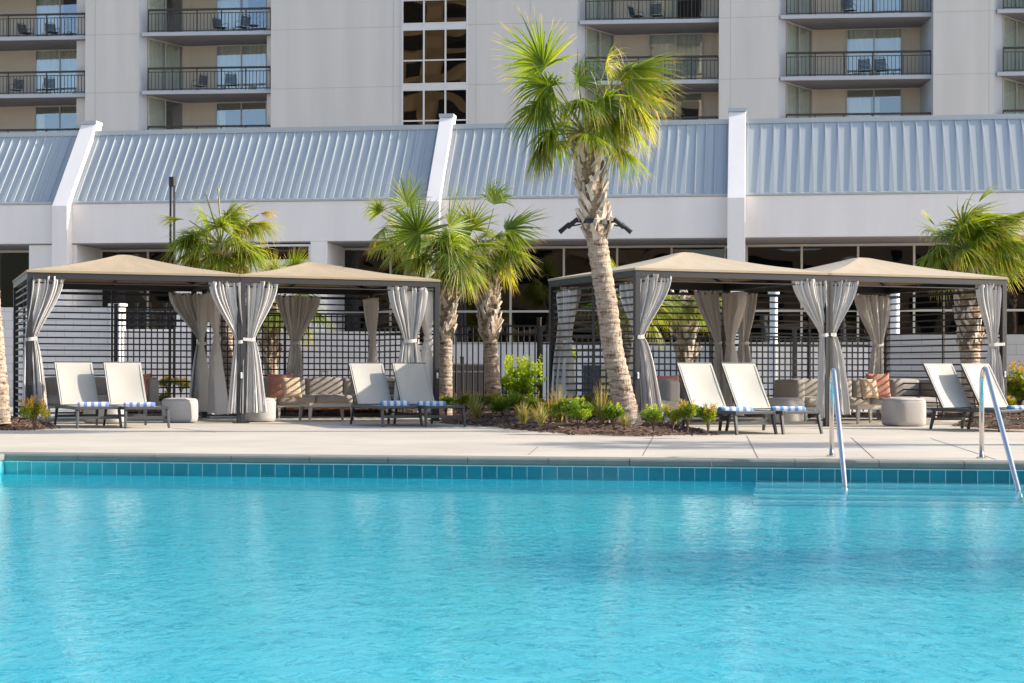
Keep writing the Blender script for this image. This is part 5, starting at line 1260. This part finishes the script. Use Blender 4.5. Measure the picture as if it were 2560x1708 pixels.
def shrub(px, py, hpx, wpx, label, seed, m_='shrub', dens=1.0, z=.1, name='shrub', cat='shrub', group='small clipped shrubs on the mulch', ls=.027, Y=None, sprigs=6):
    rng = random.Random(seed); p = G(px, py, z) if Y is None else P(px, py, Y)
    if Y is not None: p.z = z
    k = p.y/F; h = hpx*k; r = wpx*k/2
    t = thing(name, label, cat, p, rng.uniform(0, 6), group)
    st = MB(); q = MB()
    nst = 7+int(h*8); tips = []
    for i in range(nst):
        a = rng.uniform(0, 2*pi); rr = r*sqrt(rng.random())*.8; tp = Vector((rr*cos(a), rr*sin(a), h*rng.uniform(.55, .95)*(1-.25*(rr/r)**2)))
        mid = tp*.5+Vector((-rr*.25*cos(a), -rr*.25*sin(a), 0)); st.tube([(0, 0, -.03), mid, tp], [.009, .006, .003], 4, cap=False); tips.append((tp, mid))
    st.build('stems', M['stem'], t)
    wisp = name == 'bush'; N_ = int(1500*dens*(h/.35)*(.36 if wisp else 1))
    for i in range(nst):
        tp, mid = tips[i]; a_ = rng.uniform(.05, .72)
        if wisp:
            for _ in range(6):
                u_ = rng.uniform(.25, 1); c_ = mid.lerp(tp, u_)+Vector((rng.uniform(-1, 1), rng.uniform(-1, 1), rng.uniform(-.6, .6)))*r*.28
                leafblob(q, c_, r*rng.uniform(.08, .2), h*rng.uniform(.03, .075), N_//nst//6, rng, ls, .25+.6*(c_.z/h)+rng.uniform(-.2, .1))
            continue
        leafblob(q, tp*.92, r*.30, h*.16, N_//nst//2, rng, ls, a_); leafblob(q, mid*.35+tp*.65, r*.34, h*.20, N_//nst//2, rng, ls, a_-.2)
    for i in range(sprigs):                                           # upright new shoots
        a = rng.uniform(0, 2*pi); rr = r*.75*sqrt(rng.random()); b = Vector((rr*cos(a), rr*sin(a), h*.7)); e = b+Vector((rng.uniform(-.03, .03), rng.uniform(-.03, .03), h*rng.uniform(.22, .42)))
        for s in range(12):
            c = b.lerp(e, s/12); leafblob(q, c, .012, .01, 3, rng, ls*.8, .88 if s > 6 else .7)
    q.build('foliage', M[m_], t); return t
front = [(1115, 1036, 50, 56), (1165, 1030, 46, 56), (1205, 1038, 54, 60), (1240, 1032, 46, 56), (1258, 1046, 50, 54), (1290, 1044, 60, 60), (1325, 1034, 54, 60), (1345, 1052, 56, 52), (1378, 1058, 52, 56), (1415, 1060, 66, 60), (1445, 1070, 72, 74), (1478, 1048, 60, 60), (1502, 1056, 64, 62), (1534, 1071, 60, 52), (1634, 1073, 56, 56), (1682, 1073, 54, 48), (1719, 1074, 66, 50), (1771, 1079, 66, 46)]
names_ = ['clump at the left tip of the mulch bed beside the palm lounger', 'dark green shrub behind the left tip of the bed', 'olive shrub before the fence right of the left twin palm', 'shrub directly before the base of the right twin palm', 'narrow shrub at the front edge below the right twin palm', 'green shrub left of the pale dry grass', 'olive shrub hard against the foot of the tall bright bush', 'low olive shrub centred under the bright bush', 'thin yellow green shrub on the bed before the slatted side', 'shrub before the left post of the slatted side', 'largest light green shrub at the front of the bed', 'dark shrub close behind the largest light green one', 'olive shrub just left of the leaning trunk, set back', 'round green shrub touching the foot of the leaning trunk', 'first of the four shrubs right of the leaning trunk', 'second of the four shrubs right of the leaning trunk', 'third of the four shrubs right of the leaning trunk, with red shoots', 'last shrub at the right tip of the bed, red at the top']
for i, (px, py, h, w_) in enumerate(front):
    shrub(px, py, h*1.05, w_*1.22, names_[i], 200+i, m_='shrub2' if i in (5, 10, 13, 14) else 'shrub', z=.09, sprigs=7 if i > 13 else 4, dens=1.5 if i < 14 else 1.1)
shrub(86, 1071, 74, 84, 'orange and green shrub below the far left curtain', 301, 'shrubred', 1.1, z=.07, sprigs=10)
shrub(8, 1060, 50, 40, 'yellow green shrub at the left edge below the palm trunk', 302, 'shrub', 1.0, z=.06)
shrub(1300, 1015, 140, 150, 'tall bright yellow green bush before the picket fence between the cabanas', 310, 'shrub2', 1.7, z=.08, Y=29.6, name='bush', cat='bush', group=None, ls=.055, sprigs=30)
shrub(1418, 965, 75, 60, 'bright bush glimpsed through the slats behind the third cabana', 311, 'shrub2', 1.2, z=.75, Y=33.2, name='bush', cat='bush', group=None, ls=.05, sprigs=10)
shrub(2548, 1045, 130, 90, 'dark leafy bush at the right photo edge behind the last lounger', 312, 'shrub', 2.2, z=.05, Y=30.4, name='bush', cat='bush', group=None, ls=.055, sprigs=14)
k = 0
for px, py, Y, lab in ((372, 1000, 33.6, 'golden shrub behind the lattice right of the taupe armrest'), (420, 985, 34.6, 'golden shrub high behind the lattice left of the brown curtains'), (408, 1015, 33.0, 'low golden shrub right behind the ottoman'), (452, 1004, 33.8, 'golden shrub behind the lattice beside the brown curtains'), (545, 1035, 31.2, 'straw coloured shrub low between the two left curtains'), (760, 1040, 32.0, 'low green shrub under the striped sofa frame'), (2470, 1045, 31.6, 'orange green ground shrub under the right loungers'), (2520, 1052, 31.0, 'yellowed ground shrub below the right edge bush'), (1900, 1040, 31.8, 'small shrub seen under the loungers left of the right middle post')):
    shrub(px, py, 44, 52, lab, 400+k, 'shrubred' if k < 4 or k > 5 else 'shrub', .9, z=.1+(.28 if k in (0, 1, 3) else 0), Y=Y, group='ground shrubs behind the cabanas'); k += 1
def grassclump(px, py, hpx, wpx, label, seed, n=150, z=.1):
    rng = random.Random(seed); p = G(px, py, z); kk = p.y/F; h = hpx*kk; r = wpx*kk/2
    t = thing('grass_clump', label, 'ornamental grass', p, 0, 'tufts of ornamental grass'); q = MB()
    for i in range(n):
        a = rng.uniform(0, 2*pi); o = Vector((cos(a), sin(a), 0)); l = h*rng.uniform(.45, 1.25); b = o*r*.15*rng.random(); sp = rng.uniform(.1, 1.35)
        tg = Vector((-sin(a+.7), cos(a+.7), 0))*.0065; vs, at = [], []; c = rng.random()
        for j in range(5):
            s = j/4; pp_ = b+Vector((0, 0, l*(s-.35*sp*s*s)))+o*(r*sp*s**1.6); w_ = tg*(1-s*.92); vs += [pp_-w_, pp_+w_]; at += [(s, c)]*2
        q.add(vs, [(2*j, 2*j+1, 2*j+3, 2*j+2) for j in range(4)], at)
    q.build('blades', M['grass'], t)
for i, (px, py, h, w_, lab) in enumerate(((1398, 1056, 96, 84, 'tall wispy grass tuft before the far left slats of the third cabana'), (1505, 1060, 96, 74, 'wispy grass tuft left of the leaning palm trunk'), (1190, 1046, 62, 66, 'pale dry grass at the foot of the right twin palm'), (1352, 1064, 60, 64, 'dry brown grass between the shrubs in front of the bright bush'), (1308, 1060, 56, 56, 'short dry grass below the bright bush'), (1560, 1068, 34, 40, 'low grass touching the leaning trunk'), (372, 990, 60, 34, 'green spiky grass behind the coral pillow in the left cabana'))):
    grassclump(px, py, h, w_, lab, 500+i, 190)
palm('second palm behind the near deck mirrored in the left windows', [Vector((-51, -1, 0)), Vector((-51, -1, 3)), Vector((-51.2, -1, 6.4))], [.17, .15, .14], boots=(.6, .98), nfr=22, size=1.1, pet=.8, seed=13)
